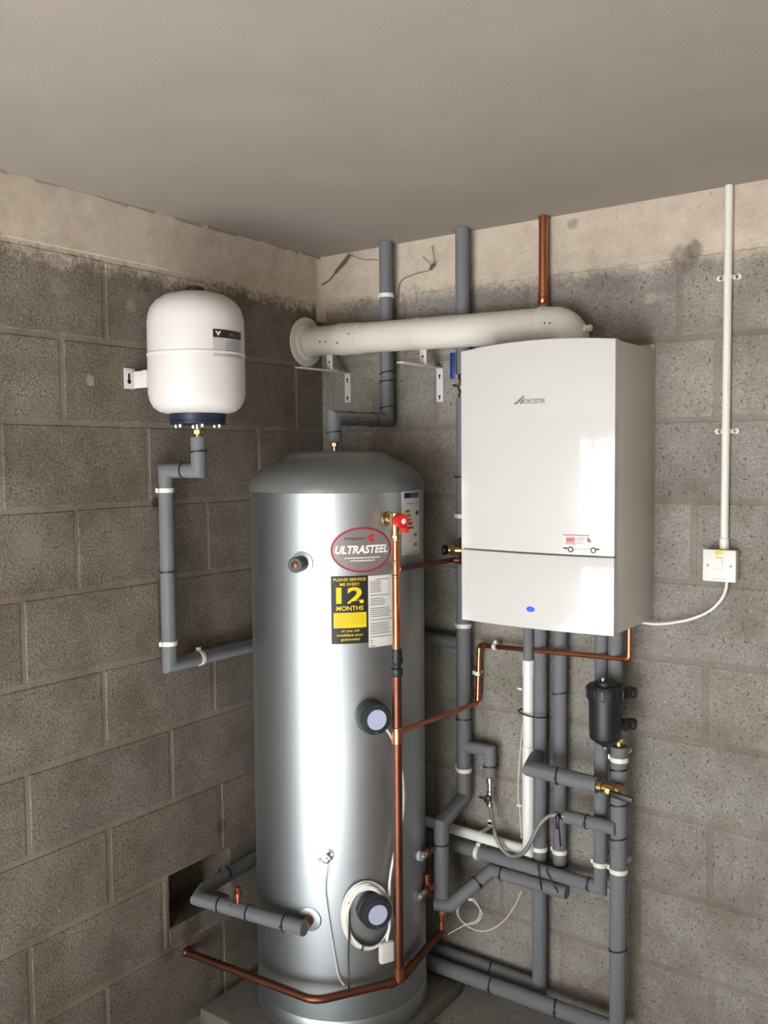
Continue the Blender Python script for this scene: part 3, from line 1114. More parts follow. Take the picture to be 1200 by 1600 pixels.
for k in range(6):
    w = k * PI / 3 + 0.5
    MB().lathe((VX + .063 * math.cos(w), VY + .063 * math.sin(w), fz - .008), (0, 0, 1), [(0.0045, 0), (0.0055, 0.002), (0.0055, 0.008)], 6).build('flange_bolt', CHROME, ves, smooth=20)
MB().lathe((VX, VY, fz - .012), (0, 0, 1), [(0.011, 0), (0.011, 0.014)], 20).build('vessel_stub', CHROME, ves)
# bracket: plate on the wall and arm to the shell
bz0, bz1 = LW(206, 608, .0).z, LW(206, 576, .0).z
py0 = LW(193, 590, 0).y
vb = MB().box((0.0006, py0, bz0), (0.004, py0 + 0.037, bz1), 0.001)
vb.box((0.0006, py0 + 0.034, bz0 + .002), (0.004 + 0.05, py0 + 0.0375, bz1 - .008), 0.001)
vb.obox(V((0.061, (py0 + .037 + VY - .09) / 2, (bz0 + bz1) / 2 - .003)), V((1, 0, 0)), V((0, 1, 0)), V((0, 0, 1)), (0.009, max(.01, (VY - .09 - py0 - .033) / 2), (bz1 - bz0) / 2 - .005), 0.001)
vbo = vb.build('vessel_bracket', WPAINT, ves)
MB().lathe((0.0042, py0 + .016, bz0 + .02), (1, 0, 0), [(0.0065, 0), (0.0065, 0.0006)], 18).box((0.0042, py0 + .0125, bz0 + .02), (0.0048, py0 + .0195, bz0 + .043)).build('keyhole_slot', HOLE, vbo)


def vessel_map(px, py):
    d = ray(px, py)
    ox, oy = CAM.x - VX, CAM.y - VY
    a = d.x ** 2 + d.y ** 2
    bb = 2 * (ox * d.x + oy * d.y)
    c = ox * ox + oy * oy - VRd ** 2
    t = (-bb - math.sqrt(bb * bb - 4 * a * c)) / (2 * a)
    p = CAM + d * t
    th0 = math.atan2(p.y - VY, p.x - VX)

    def f(u, v, w):
        q = th0 + u / VRd
        return V((VX + (VRd + .0006 + w) * math.cos(q), VY + (VRd + .0006 + w) * math.sin(q), p.z + v))
    return f


fl = Flat(vessel_map(357, 537))
fl.rect(-0.048, -0.036, 0.056, 0.027, 0, 0, 8)
fl.rect(-0.048, 0.014, 0.056, 0.036, 0.0004, 1, 8)
fl.poly([(-0.042, 0.031), (-0.036, 0.031), (-0.033, 0.026), (-0.030, 0.031), (-0.024, 0.031), (-0.033, 0.018)], 0.0007, 2)
fl.text('reflex', 0.012, 0.025, 0.011, 0.0007, 3)
for k in range(7):
    fl.rect(-0.008 - .004 * (k % 2), -0.030 + k * .0058, 0.044, -0.0282 + k * .0058, 0.0005, 3, 5)
fl.build('rating_label', [mat('pale_label', (178, 174, 174), .5), STKBLK, PAPER, INK], ves)['label'] = 'white rating label with black header'

# ================================================================== PIPES
Z = V((0, 0, 1))
X = V((1, 0, 0))
Y = V((0, 1, 0))
TOW_B, TOW_L = V((0, 1, 0)), V((-1, 0, 0))      # towards the boiler wall, towards the left wall


def foam(path, r, par, name='foam_insulation'):
    return MB().tube(path, r, 26).build(name, FOAM, par, smooth=50)


def zat(px, py, off):
    return RW(px, py, off).z


# --- A: ceiling to tank top
r = 0.0225
ax_ = 0.318
pt = V((0.322, -0.338, 0))
A = thing('insulated_pipe', 'grey foam-lagged pipe dropping from ceiling to the top of the tank', 'pipe', (ax_, -0.05, 1.86), 'grey foam lagged pipes')
zA = zat(604, 657, .05)
foam([(ax_, -.05, 2.449), (ax_, -.05, zA), (pt.x, pt.y, zA), (pt.x, pt.y, zA - .075)], r, A)
nut((pt.x, pt.y, zA - .083), Z, 0.0125, 0.014, BRASS, A)
MB().cyl((pt.x, pt.y, 1.757), (pt.x, pt.y, zA - .078), 0.0075).build('steel_tail', CHROME, A)
clip((ax_, -.05, zat(605, 462, .05)), Z, r, TOW_B, A)
for y in (508, 583, 596, 637):
    tie((ax_, -.05, zat(604, y, .05)), Z, r, A, random.uniform(-.25, .25))
for f in (.3, .72):
    tie((ax_, -.05 + (pt.y + .05) * f, zA), Y, r, A, .25)
tie((pt.x, pt.y, zA - .045), Z, r, A, .1)

# --- B: ceiling, past the boiler's left edge, out to the tank's side
bx = 0.611
B = thing('insulated_pipe', 'grey foam-lagged pipe descending from ceiling down the left edge of the boiler', 'pipe', (bx, -0.05, 0.34), 'grey foam lagged pipes')
zv1, zv0 = zat(717, 585, .05), zat(717, 622, .05)
zt1, zt0 = zat(716, 838, .05), zat(716, 880, .05)
foam([(bx, -.05, 2.449), (bx, -.05, zv1)], r, B)
foam([(bx, -.05, zv0), (bx, -.05, zt1)], r, B)
zb = zat(728, 1246, .05)
pz = zat(690, 1287, .2)
foam([(bx, -.05, zt0), (bx, -.05, zb), (0.618, -.2, pz), (0.618, -.2, 0.375)], r + .001, B)
br_z = zat(740, 1168, .05)
foam([(bx, -.05, br_z), (0.706, -.05, br_z), (0.706, -.05, zat(768, 1212, .05))], 0.020, B)
vl = MB().lathe((bx, -.05, zv0 - .004), Z, [(0.012, 0), (0.016, 0.004), (0.016, .018), (0.012, .02), (0.017, .03), (0.017, .052), (0.012, .06), (0.016, .062), (0.016, .076), (.012, .08)], 20).build('ball_valve', CHROME, B)
lx = RW(707, 575, .085)
MB().cyl((bx, -.05, (zv1 + zv0) / 2), (lx.x + .004, -.085, (zv1 + zv0) / 2), 0.005).build('valve_stem', CHROME, vl)
lz0, lz1 = zat(709, 592, .085), zat(707, 551, .085)
MB().obox(V((lx.x, -.085, (lz0 + lz1) / 2)), X, Y, Z, (0.0085, 0.003, (lz1 - lz0) / 2), 0.0025).build('blue_lever', BLUE, vl)
tz = (zt1 + zt0) / 2
tv = MB().cyl((bx, -.05, zt1 + .004), (bx, -.05, zt0 - .004), 0.0135, ch=.002).cyl((bx, -.05, tz), (bx - .045, -.07, tz), 0.0125, ch=.002).build('brass_tee', BRASS, B)
nut((bx - .03, -.063, tz), (-1, -.4, 0), 0.017, .014, BRASS, tv)
MB().lathe((bx - .046, -.07, tz), (-1, -.4, 0), [(0.011, 0), (0.016, 0.003), (0.016, .015), (.012, .018)], 18).build('black_cap', BLACK, tv)
clip((bx, -.05, zat(718, 806, .05)), Z, r, TOW_B, B)
clip((bx, -.05, zat(724, 977, .05)), Z, r + .001, TOW_B, B)
clip((bx, -.05, zat(730, 1203, .05)), Z, r + .001, TOW_B, B)
for y in (745, 1122):
    tie((bx, -.05, zat(723, y, .05)), Z, r + .001, B, random.uniform(-.1, .1))
tie((0.618, -.2, zat(690, 1318, .2)), Z, r + .001, B, .05)
tie((0.706, -.05, zat(768, 1197, .05)), Z, .02, B, .05)
# drain below the elbow
MB().cyl((0.618, -.2, 0.372), (0.618, -.2, 0.335), 0.010).lathe((0.618, -.2, .318), Z, [(0.009, 0), (0.013, .003), (.013, .014), (.009, .018)], 6).build('drain_fitting', BRASS, B)
MB().cyl((0.618, -.2, 0.32), (0.618, -.2, 0.275), 0.0105).cyl((0.618, -.2, .3), (.618, -.2, .27), .0135, ch=.001).build('copper_drop', COPPER, B)

# --- C: bare copper pipe from the ceiling behind the flue
cx_ = RW(849, 420, .03).x
C_ = thing('copper_pipe', 'bare copper pipe dropping from ceiling behind the flue', 'pipe', (cx_, -.03, 2.05), 'bare copper pipes')
MB().cyl((cx_, -.03, 2.449), (cx_, -.03, 2.04), 0.014).build('pipe_tube', COPPER, C_)
MB().lathe((cx_, -.03, zat(848, 483, .03)), Z, [(0.014, 0), (0.0158, 0.002), (0.0158, .014), (.0145, .016), (.0158, .018), (.0158, .03), (.014, .032), (.0158, .034), (.0158, .048), (.014, .05)], 24).build('coupling', COPPER, C_)

# --- expansion vessel pipe
vr = 0.0215
VPi = thing('insulated_pipe', 'grey foam-lagged pipe from the white expansion vessel down the left wall', 'pipe', (0.04, -.767, 1.13), 'grey foam lagged pipes')
vx_ = 0.04
zt_ = LW(318, 735, VX).z
zb_ = LW(270, 1038, vx_).z
foam([(VX, VY, fz - .034), (VX, VY, zt_), (vx_, -.767, zt_), (vx_, -.767, zb_), (vx_, -0.036, zb_), (bx - .006, -0.036, zb_ + .004)], vr, VPi)
nut((VX, VY, fz - .020), Z, 0.0155, 0.014, BRASS, VPi)
MB().cyl((VX, VY, fz - .013), (VX, VY, fz - .036), 0.0115).build('brass_tail', BRASS, VPi)
tie((VX, VY, LW(312, 706, VX).z), Z, vr, VPi, .12)
tie((VX - .055, VY - .004, zt_), X, vr, VPi, .1)
for y in (893,):
    tie((vx_, -.767, LW(266, y, vx_).z), Z, vr, VPi, .05)
clip((vx_, -.767, LW(262, 766, vx_).z), Z, vr, TOW_L, VPi, reach=.012)
clip((vx_, -.767, LW(268, 1004, vx_).z), Z, vr, TOW_L, VPi, reach=.012)
clip((vx_, LW(312, 1037, vx_).y, zb_), Y, vr, TOW_L, VPi, reach=.012)

# --- pipe from the tank's lower left port to the knocked-out recess, then along the wall
po = pl + tnormal(pl) * 0.052
el = LW(310, 1404, 0.055)
LP = thing('insulated_pipe', 'grey foam-lagged pipe from lower tank port to the hole in the left wall', 'pipe', (0.06, -.69, .41), 'grey foam lagged pipes')
el2 = V((0.035, el.y, el.z))
foam([po + (po - el).normalized() * .006, el, (0.03, el.y + .05, el.z + .005), (0.03, -0.12, el.z + .035)], vr, LP)
d_ = (el - po)
for f in (.16, .5, .78):
    tie(po + d_ * f, d_, vr, LP, .12)
q = po + d_ * .60
avs = MB().lathe(q + Z * .018, Z, [(0.007, 0), (0.007, .02), (0.0115, .022), (.0115, .034), (.007, .036), (.009, .04), (.009, .05), (.006, .052)], 18).build('air_vent', COPPER, LP)
MB().cyl(q + V((-.004, -.01, .02)), q + V((-.022, -.016, .008)), 0.004).build('vent_screw', CHROME, avs)
tie(V((0.03, LW(352, 1377, .03).y, el.z + .02)), Y, vr, LP, .1)

# --- pipes under the boiler
O1, O2, O3 = 0.042, 0.088, 0.113


def vx(px, y0, y1, off):
    return RW(px, (y0 + y1) / 2, off).x


# first riser: boiler to the low run behind the tank
x843 = RW(843.5, 1180, O1).x
zH3 = (zat(843, 1541, O1) + zat(690, 1487, O1)) / 2
p1 = thing('insulated_pipe', 'grey foam-lagged riser beside the white waste pipe, elbowing left near floor', 'pipe', (x843, -O1, zH3), 'grey foam lagged pipes')
foam([(x843, -O1, BZ0 + .001), (x843, -O1, zH3), (0.36, -O1, zH3)], 0.0225, p1)
clip((x843, -O1, zat(845, 1325, O1)), Z, .0225, TOW_B, p1, reach=.016)
xx = RW(768, 1512, O1).x
tie((xx, -O1, zH3), X, .0225, p1, .15)
# second riser: boiler, valve, elbow left, forward to the tank side
x875 = RW(875, 1180, O1).x
zH2 = (zat(800, 1370, O2) + zat(880, 1388, O2)) / 2 - .004
p2 = thing('insulated_pipe', 'grey foam-lagged riser below boiler centre, elbowing left behind the braided hose', 'pipe', (x875, -O2, zH2), 'grey foam lagged pipes')
xl = RW(768, 1366, O2).x
foam([(x875, -O1, BZ0 + .001), (x875, -O1, zH2 + .004)], 0.0205, p2)
foam([(RW(886, 1388, O2).x, -O2, zH2), (xl, -O2, zH2), (0.645, -0.195, 0.352), (0.600, -0.212, 0.352)], 0.0205, p2)
clip((x875, -O1, zat(877, 1330, O1)), Z, .0205, TOW_B, p2, reach=.018)
tie((x875, -O1, zat(873, 1082, O1)), Z, .0205, p2, .2)
tie((x875, -O1, zat(877, 1352, O1)), Z, .0205, p2, .15)
tie((RW(784, 1370, O2).x, -O2, zH2), X, .0205, p2, .12)
tie((0.625, -.2, .352), (1, -.4, 0), .0205, p2, .15)
tie(V((xl, -O2, zH2)).lerp(V((.645, -.195, .352)), .35), V((.645, -.195, .352)) - V((xl, -O2, zH2)), .0205, p2, .1)
# third riser: boiler, behind the black filter, elbow left above the second run
x938 = RW(939, 1200, O2).x
zH1 = (zat(800, 1350, O2) + zat(940, 1386, O2) + zat(690, 1316, O2)) / 3
p3 = thing('insulated_pipe', 'grey foam-lagged riser passing behind the black filter, elbowing left along wall', 'pipe', (x938, -O2, zH1), 'grey foam lagged pipes')
foam([(x938, -O2, BZ0 + .001), (x938, -O2, zH1), (0.36, -O2 + .01, zH1)], 0.0195, p3)
clip((x938, -O2, zat(938, 1349, O2)), Z, .0195, TOW_B, p3, reach=.05)
tie((RW(920, 1380, O2).x, -O2, zH1), X, .0195, p3, .1)
for x in (842, 855):
    pp = RW(x, 1368, O2 + .024)
    MB().tube(spline([pp + V((-.006 + (x - 842) * .0004, .006, .030)), pp + V((0, -.002, .01)), pp + V((.004 + (x - 842) * .0012, 0, -.02)), pp + V((.008 + (x - 842) * .002, .004, -.045))], 4), .0022, 8).build('cable_tie', BLACK, p3)
clip((RW(746, 1330, O2).x, -O2 + .003, zH1), X, .0195, TOW_B, p3, reach=.05)
# fourth riser: filter to floor run
x968 = RW(966, 1400, O3).x
zH4 = (zat(945, 1592, O3) + zat(700, 1520, O3)) / 2
p4 = thing('insulated_pipe', 'rightmost grey foam-lagged pipe from below the black filter down to the floor run', 'pipe', (x968, -O3, zH4), 'grey foam lagged pipes')
zf = zat(968, 1166, O3)
foam([(x968, -O3, zf), (x968, -O3, zH4), (0.45, -O3 + .01, zH4 - .015)], 0.0235, p4)
MB().cyl((x968, -O3, zf - .002), (x968, -O3, zf + .028), .0115).lathe((x968, -O3, zf + .012), Z, [(.0125, 0), (.0155, .002), (.0155, .012), (.0125, .014)], 6).build('compression_fitting', BRASS, p4)
clip((x968, -O3, zat(970, 1186, O3)), Z, .0235, TOW_B, p4, reach=.07)
clip((x968, -O3, zat(969, 1360, O3)), Z, .0235, TOW_B, p4, reach=.07)
for y, t in ((1201, .1), (1256, .1), (1309, .2), (1483, .2)):
    tie((x968, -O3, zat(967, y, O3)), Z, .0235, p4, t)
tie((RW(766, 1540, O3).x, -O3 + .006, zH4 - .009), X, .0235, p4, .15)
tie((RW(868, 1570, O3).x, -O3, zH4 - .003), X, .0235, p4, .25)
# short branch hB joining the fourth riser
OB = 0.132
zB_ = (zat(900, 1282, OB) + zat(955, 1290, OB)) / 2
xb0 = RW(884, 1280, OB).x
hb = foam([(xb0, -OB, zB_), (x968, -OB, zB_)], 0.0195, p4, 'branch_insulation')
tie((RW(917, 1285, OB).x, -OB, zB_), X, .0195, p4, .05)
# fifth: thick short cross pipe with brass valve
OA = 0.162
zA_ = (zat(850, 1205, OA) + zat(925, 1225, OA)) / 2
xa0, xa1 = RW(829, 1200, OA).x, RW(934, 1228, OA).x
p5 = thing('insulated_pipe', 'short thick grey lagged cross pipe ending in a black-handled brass valve', 'pipe', (xa0, -OA, zA_), 'grey foam lagged pipes')
foam([(x843 + .004, -O1 - .028, zA_ + .006), (xa0, -OA + .004, zA_ + .002), (xa1, -OA, zA_ - .004)], 0.0235, p5)
tie((RW(872, 1212, OA).x, -OA, zA_ - .001), X, .0235, p5, .12)
vx0 = xa1
bv = MB().lathe((vx0 - .004, -OA, zA_ - .006), X, [(0.012, 0), (0.0165, .004), (.0165, .018), (.012, .02), (.012, .03), (.0175, .032), (.0175, .052), (.013, .056), (.016, .058), (.016, .07), (.012, .074)], 20).build('brass_valve', BRASS, p5)
MB().cyl((vx0 + .038, -OA, zA_ - .006), (vx0 + .038, -OA - .024, zA_ - .006), .009, ch=.001).build('valve_gland', BRASS, bv)
MB().cyl((vx0 + .06, -OA, zA_ - .006), (x968, -O3, zA_ - .006), .012).build('valve_tail', BRASS, bv)
hd = V((vx0 + .046, -OA - .022, zA_ - .010))
MB().obox(hd + V((.03, 0, -.004)), V((1, 0, -.1)).normalized(), Y, V((.1, 0, 1)).normalized(), (0.034, 0.006, 0.0085), 0.003).build('black_lever', BLACK, bv)
# stub behind the filter from boiler to filter
x965 = RW(962, 1015, .10).x
p6 = thing('insulated_pipe', 'short grey lagged stub from boiler underside down to the black filter', 'pipe', (x965, -.1, 1.17), 'grey foam lagged pipes')
foam([(x965, -.10, BZ0 + .001), (x965, -.10, zat(962, 1060, .1))], 0.021, p6)
# narrow grey stub above the white waste pipe
O5 = 0.07
xw = RW(825.5, 1100, O5).x

# --- white condensate waste pipe
W = thing('waste_pipe', 'white plastic waste pipe dropping from boiler then elbowing left behind the tank', 'pipe', (xw, -O5, .55))
zw = (zat(815, 1328, O5) + zat(690, 1292, O5)) / 2
zwt = zat(826, 1031, O5)
MB().tube([(xw, -O5, zwt), (xw, -O5, zw), (0.36, -O5 + .02, zw)], 0.0165, 28).build('waste_tube', WPVC, W, smooth=50)
MB().lathe((xw, -O5, zwt - .05), Z, [(.0165, 0), (.0182, .001), (.0182, .05), (.0165, .051)], 28).build('upper_socket', WPVC, W)
MB().lathe((xw, -O5, zat(823, 1300, O5)), Z, [(.0165, 0), (.0185, .001), (.0185, zat(823, 1166, O5) - zat(823, 1300, O5)), (.0165, zat(823, 1165, O5) - zat(823, 1300, O5))], 28).build('lower_socket', WPVC, W)
foam([(xw, -O5, BZ0 + .001), (xw, -O5, zwt - .003)], 0.0155, W, 'foam_sleeve')['label'] = 'grey foam sleeve at the top'
tp = V(((xw + x843) / 2, -(O1 + O5) / 2 - .004, zat(835, 1116, O5)))
vs_ = []
for k in range(24):
    w = 2 * PI * k / 24
    vs_.append(tp + V((math.cos(w) * .046, math.sin(w) * .034 - .002, -.004 * math.cos(w))))
MB().tube(vs_, .0024, 8, closed=True).build('cable_tie', BLACK, W)
scx = RW(750, 1307, O5).x
sc = MB().lathe((scx - .006, -O5 + .012, zw), X, [(.0165, 0), (.019, .0), (.019, .013), (.0165, .013)], 28, False)
sc.box((scx - .006, -.001, zw + .012), (scx + .007, -O5, zw + .0165)).box((scx - .006, -.001, zw - .0165), (scx + .007, -O5, zw - .012))
for s in (1, -1):
    sc.lathe((scx, -.002, zw + s * .030), (0, -1, 0), [(.009, 0), (.009, .004)], 18)
    sc.box((scx - .007, -.002, zw + s * .016), (scx + .007, -.006, zw + s * .03))
sc.build('saddle_clip', WPLAST, W)

# --- magnetic filter
OF = 0.165
ftop, fbot = RW(946, 1066, OF), RW(946, 1166, OF)
F = thing('system_filter', 'black cylindrical heating filter hanging below the boiler', 'filter', (ftop.x, -OF, fbot.z))
Hh = ftop.z - fbot.z
s_ = Hh / 0.185
MB().lathe((ftop.x, -OF, fbot.z), Z, [(0.010, 0), (0.014, .006 * s_), (.026, .010 * s_), (.040, .022 * s_), (.0425, .03 * s_), (.0435, .06 * s_), (.0455, .125 * s_), (.046, .14 * s_)], 48).build('filter_body', BLACK, F)
b = MB().lathe((ftop.x, -OF, fbot.z), Z, [(.046, .138 * s_), (.0505, .14 * s_), (.0505, .172 * s_), (.047, .178 * s_), (.032, .179 * s_), (.030, .188 * s_), (.012, .192 * s_)], 48)
for k in range(14):
    w = 2 * PI * k / 14
    d = V((math.cos(w), math.sin(w), 0))
    b.obox(V((ftop.x, -OF, fbot.z + .156 * s_)) + d * .051, d, V((-d.y, d.x, 0)), Z, (.003, .006, .0145), .001)
b.build('locking_ring', BLACK, F)
MB().lathe((ftop.x - .003, -OF - .01, fbot.z + .19 * s_), Z, [(.006, 0), (.006, .008), (.004, .010)], 16).build('bleed_screw', CHROME, F)
MB().lathe((ftop.x, -OF, fbot.z - .008), Z, [(.005, 0), (.006, .008)], 14).build('drain_plug', CHROME, F)
for py in (1082, 1131):
    z_ = zat(985, py, .12)
    x_ = RW(985, py, .12).x
    pb = MB().lathe((ftop.x + .03, -OF + .008, z_), V((x_ - ftop.x - .03, .037, 0)), [(.012, 0), (.012, .02), (.017, .022), (.017, .05), (.012, .052)], 20)
    pb.lathe((x_ - .004, -.118, z_), V((1, .1, 0)), [(.012, 0), (.0165, .002), (.0165, .016), (.013, .02)], 20)
    po_ = pb.build('filter_valve', BLACK, F)
    if py == 1131:
        MB().cyl((x968, -O3, zf + .02), (x968, -O3, z_), .0105).build('valve_elbow', BRASS, po_)
    else:
        MB().cyl((x965, -.10, zat(962, 1062, .1)), (x965, -.11, z_), .0105).build('valve_elbow', BRASS, po_)

# --- relief copper pipe under boiler
cr0 = RW(983, 1030, .125)
cr1 = RW(749, 1008, .032)
cr2 = RW(746.5, 1098, .032)
CVz = TK(624, 1146, .05).z
cr3 = V((CV.x, CV.y, CVz + .004))
K = thing('copper_pipe', 'thin copper pipe crossing below boiler, stepping down and over to the tank', 'pipe', cr2, 'bare copper pipes')
MB().tube(fillet([(cr0.x, cr0.y, BZ0 + .001), cr0, cr1, cr2, cr3 + (cr2 - cr3).normalized() * .012], .012, 5), .0078, 18).build('pipe_tube', COPPER, K)
for c0, d0 in ((cr0, Z), (cr0, cr1 - cr0), (cr1, cr0 - cr1), (cr1, -Z), (cr2, Z)):
    MB().cyl(c0 + V(d0).normalized() * .008, c0 + V(d0).normalized() * .024, .0092, ch=.001).build('elbow_socket', COPPER, K)
q = cr1.lerp(cr0, .12)
clip(q, cr0 - cr1, .0085, TOW_B, K, reach=.03)
clip((cr2.x, cr2.y, zat(748, 1052, .032)), Z, .0085, TOW_B, K, reach=.02)

# --- discharge pipe down the front of the tank with the low cross pipe
zlow = 0.236
D = thing('copper_pipe', 'vertical copper discharge pipe in front of the tank with black tundish', 'pipe', (CV.x, CV.y, zlow), 'bare copper pipes')
lowpt = V((CV.x, CV.y, zlow))
tun1, tun0 = TK(621, 1014, .05).z, TK(621, 1056, .05).z
MB().cyl((CV.x, CV.y, zrv - .035), (CV.x, CV.y, tun1 - .004), .0112).build('upper_tube', COPPER, D)
MB().cyl((CV.x, CV.y, tun0 + .004), lowpt, .0135).build('lower_tube', OLDCOPPER, D)
MB().lathe((CV.x, CV.y, zrv - .062), Z, [(.0125, 0), (.0145, .003), (.0145, .02), (.0125, .022)], 8).build('compression_nut', BRASS, D)
for y in (880, 902):
    z_ = TK(621, y, .05).z
    MB().lathe((CV.x, CV.y, z_), Z, [(.0112, 0), (.0128, .002), (.0128, .007), (.0112, .009)], 24).build('solder_ring', COPPER, D)
z_ = TK(621, 1150, .05).z
MB().cyl((CV.x, CV.y, z_ - .022), (CV.x, CV.y, z_ + .026), .0155, ch=.002).build('tee_fitting', COPPER, D)
hh = tun1 - tun0
MB().lathe((CV.x, CV.y, tun0), Z, [(.0155, 0), (.0175, .004), (.0175, hh * .28), (.013, hh * .32), (.013, hh * .40), (.0165, hh * .48), (.0185, hh * .62), (.015, hh * .78), (.0155, hh * .82), (.0155, hh)], 24).build('tundish', BLACK, D)['label'] = 'black plastic tundish'
br2 = V((bx - .004, -.05, tz - .032))
MB().tube([V((CV.x + .01, CV.y, TK(625, 888, .05).z)), br2 + V((-.03, -.015, 0)), br2], .0078, 16).build('branch_tube', OLDCOPPER, D)
# low pipe from the left wall round the front
e1 = LW(291, 1488, 0.004)
bend = ZW(492, 1564, zlow - .006)
e2 = V((0.618, -.2, zlow + .03))
e1 = V((0.004, e1.y, zlow - .008))
MB().tube(fillet([e1, bend, lowpt, e2 + V((0, 0, -.002))], .075, 10), .0118, 22).build('low_cross_tube', OLDCOPPER, D)
MB().lathe((0.002, e1.y, e1.z), X, [(.015, 0), (.0155, .006), (.0125, .012)], 20).build('wall_socket', OLDCOPPER, D)
for f, rr in ((.06, .0138),):
    a0 = lowpt.lerp(bend, f)
    MB().cyl(a0, lowpt.lerp(bend, f + .10), rr, ch=.001).build('coupling', OLDCOPPER, D)
MB().cyl(lowpt.lerp(e2, .1), lowpt.lerp(e2, .32), .0138, ch=.001).build('coupling', OLDCOPPER, D)
MB().cyl(lowpt + Z * .006, lowpt + Z * .04, .0150, ch=.001).build('coupling', COPPER, D)

# --- filling loop hose
HL = thing('filling_hose', 'braided steel filling hose looping between two small valves under the boiler', 'hose', (0.72, -.06, .47))
hx, hz = 0.706, zat(769, 1214, .05)
zl = zat(770, 1262, .05)
iv = MB().lathe((hx, -.05, zl), Z, [(.007, 0), (.011, .004), (.011, .014), (.007, .016), (.007, .03), (.010, .032), (.010, .05), (.007, .052), (.007, hz - zl - .022), (.0105, hz - zl - .02), (.0105, hz - zl - .004), (.008, hz - zl)], 16).build('isolating_valve', CHROME, HL)
zlev = zat(768, 1249, .06)
MB().lathe((hx - .002, -.058, zlev), (0, -1, 0), [(.012, 0), (.012, .01), (.005, .012)], 16).obox(V((hx - .016, -.066, zlev + .001)), X, Y, Z, (.014, .004, .003), .001).build('black_tap', BLACK, iv)
hp = [V((hx, -.05, zl + .004)), RW(770, 1280, .072), RW(774, 1304, .098), RW(785, 1327, .105), RW(801, 1338, .112), RW(818, 1332, .122), RW(831, 1312, .13), RW(843, 1289, .135), RW(855, 1277, .135), RW(868, 1273, .133)]
MB().tube(spline(hp, 7), .0062, 14).build('braided_hose', BRAID, HL)
e = V((xb0, -OB, zB_))
rv2 = MB().lathe(hp[-1], e - hp[-1], [(.008, 0), (.011, .002), (.011, .010), (.008, .012), (.008, (e - hp[-1]).length - .012), (.012, (e - hp[-1]).length - .01), (.012, (e - hp[-1]).length + .002)], 16).build('isolating_valve', CHROME, HL)
m_ = hp[-1].lerp(e, .5)
MB().lathe(m_ + V((0, .002, 0)), (0, -1, 0), [(.008, 0), (.008, .02)], 14).obox(m_ + V((0, -.022, -.012)), X, Y, Z, (.0055, .004, .02), .002).build('black_tap', BLACK, rv2)
a1 = RW(873, 1290, .14)
a2 = RW(876, 1322, .12)
MB().tube(spline([a1, a1.lerp(a2, .5) + V((.002, -.004, 0)), a2], 4), .0026, 8).build('tether', BLACK, rv2)

# ================================================================== ELECTRICS
cxm = 0.5 * (RW(1143, 285, .0125).x + RW(1128.5, 850, .0125).x)
sx0, sx1 = RW(1098, 884, .04).x, RW(1150, 884, .04).x
sz1, sz0 = 0.5 * (zat(1098, 858, .04) + zat(1150, 860, .04)), 0.5 * (zat(1098, 907, .04) + zat(1150, 911, .04))
CD = thing('cable_conduit', 'white round plastic conduit from ceiling to the switch on the right', 'conduit', (cxm, -.0125, sz1))
MB().cyl((cxm, -.0125, sz1 - .002), (cxm, -.0125, 2.449), .0105).build('conduit_tube', WPLAST, CD)
MB().lathe((cxm, -.0125, sz1 - .001), Z, [(.0105, 0), (.0125, .001), (.0125, .03), (.0105, .031)], 24).build('conduit_adaptor', WPLAST, CD)
for y in (434, 674):
    z_ = zat(1136 if y < 500 else 1132, y, .005)
    s = MB().lathe((cxm, -.0125, z_ - .006), Z, [(.0103, 0), (.0125, 0), (.0125, .012), (.0103, .012)], 24, False)
    for d in (-1, 1):
        s.box((cxm + d * .009, -.0005, z_ - .006), (cxm + d * .024, -.004, z_ + .006), .0008)
        s.lathe((cxm + d * .024, -.0005, z_), (0, -1, 0), [(.0075, 0), (.0075, .0035)], 18)
    so = s.build('saddle', WPLAST, CD)
    for d in (-1, 1):
        MB().lathe((cxm + d * .022, -.0038, z_), (0, -1, 0), [(.0036, 0), (.0036, .0012)], 12).build('saddle_screw', SCREW, so)
scx_ = (sx0 + sx1) / 2
SW = thing('fused_switch', 'white square fused switch box with glowing amber neon', 'switch', (scx_, 0, sz0))
MB().box((sx0 + .0015, -.0005, sz0 + .0015), (sx1 - .0015, -.033, sz1 - .0015), .003).build('back_box', WPLAST, SW)
MB().box((sx0, -.0335, sz0), (sx1, -.041, sz1), .0025).build('face_plate', WPLAST, SW)
rz = sz1 - .033
MB().obox(V((scx_, -.0425, rz)), X, V((0, 1, .08)).normalized(), V((0, -.08, 1)).normalized(), (.0085, .0025, .012), .001).build('rocker', WPLAST, SW)
MB().box((scx_ - .011, -.0405, sz1 - .013), (scx_ + .011, -.0422, sz1 - .004), .001).build('neon_window', NEON, SW)['label'] = 'lit amber neon'
MB().box((scx_ - .013, -.0405, sz0 + .028), (scx_ + .013, -.0418, sz0 + .037), .0008).build('fuse_carrier', WPLAST, SW)
for d in (-1, 1):
    MB().lathe((scx_ + d * .030, -.0408, (sz0 + sz1) / 2), (0, -1, 0), [(.0034, 0), (.003, .0012)], 14).build('plate_screw', SCREW, SW)
fl = Flat(lambda u, v, w: V((scx_ + u, -.0412 - w, sz0 + v)))
fl.rect(-.024, .004, .028, .0115, 0, 0, 1)
fl.text('BOILER ISOLATOR', .002, .0078, .0052, .0003, 1, xs=.8)
fl.build('name_strip', [WHITEINK, INK], SW)['label'] = 'small white name strip'
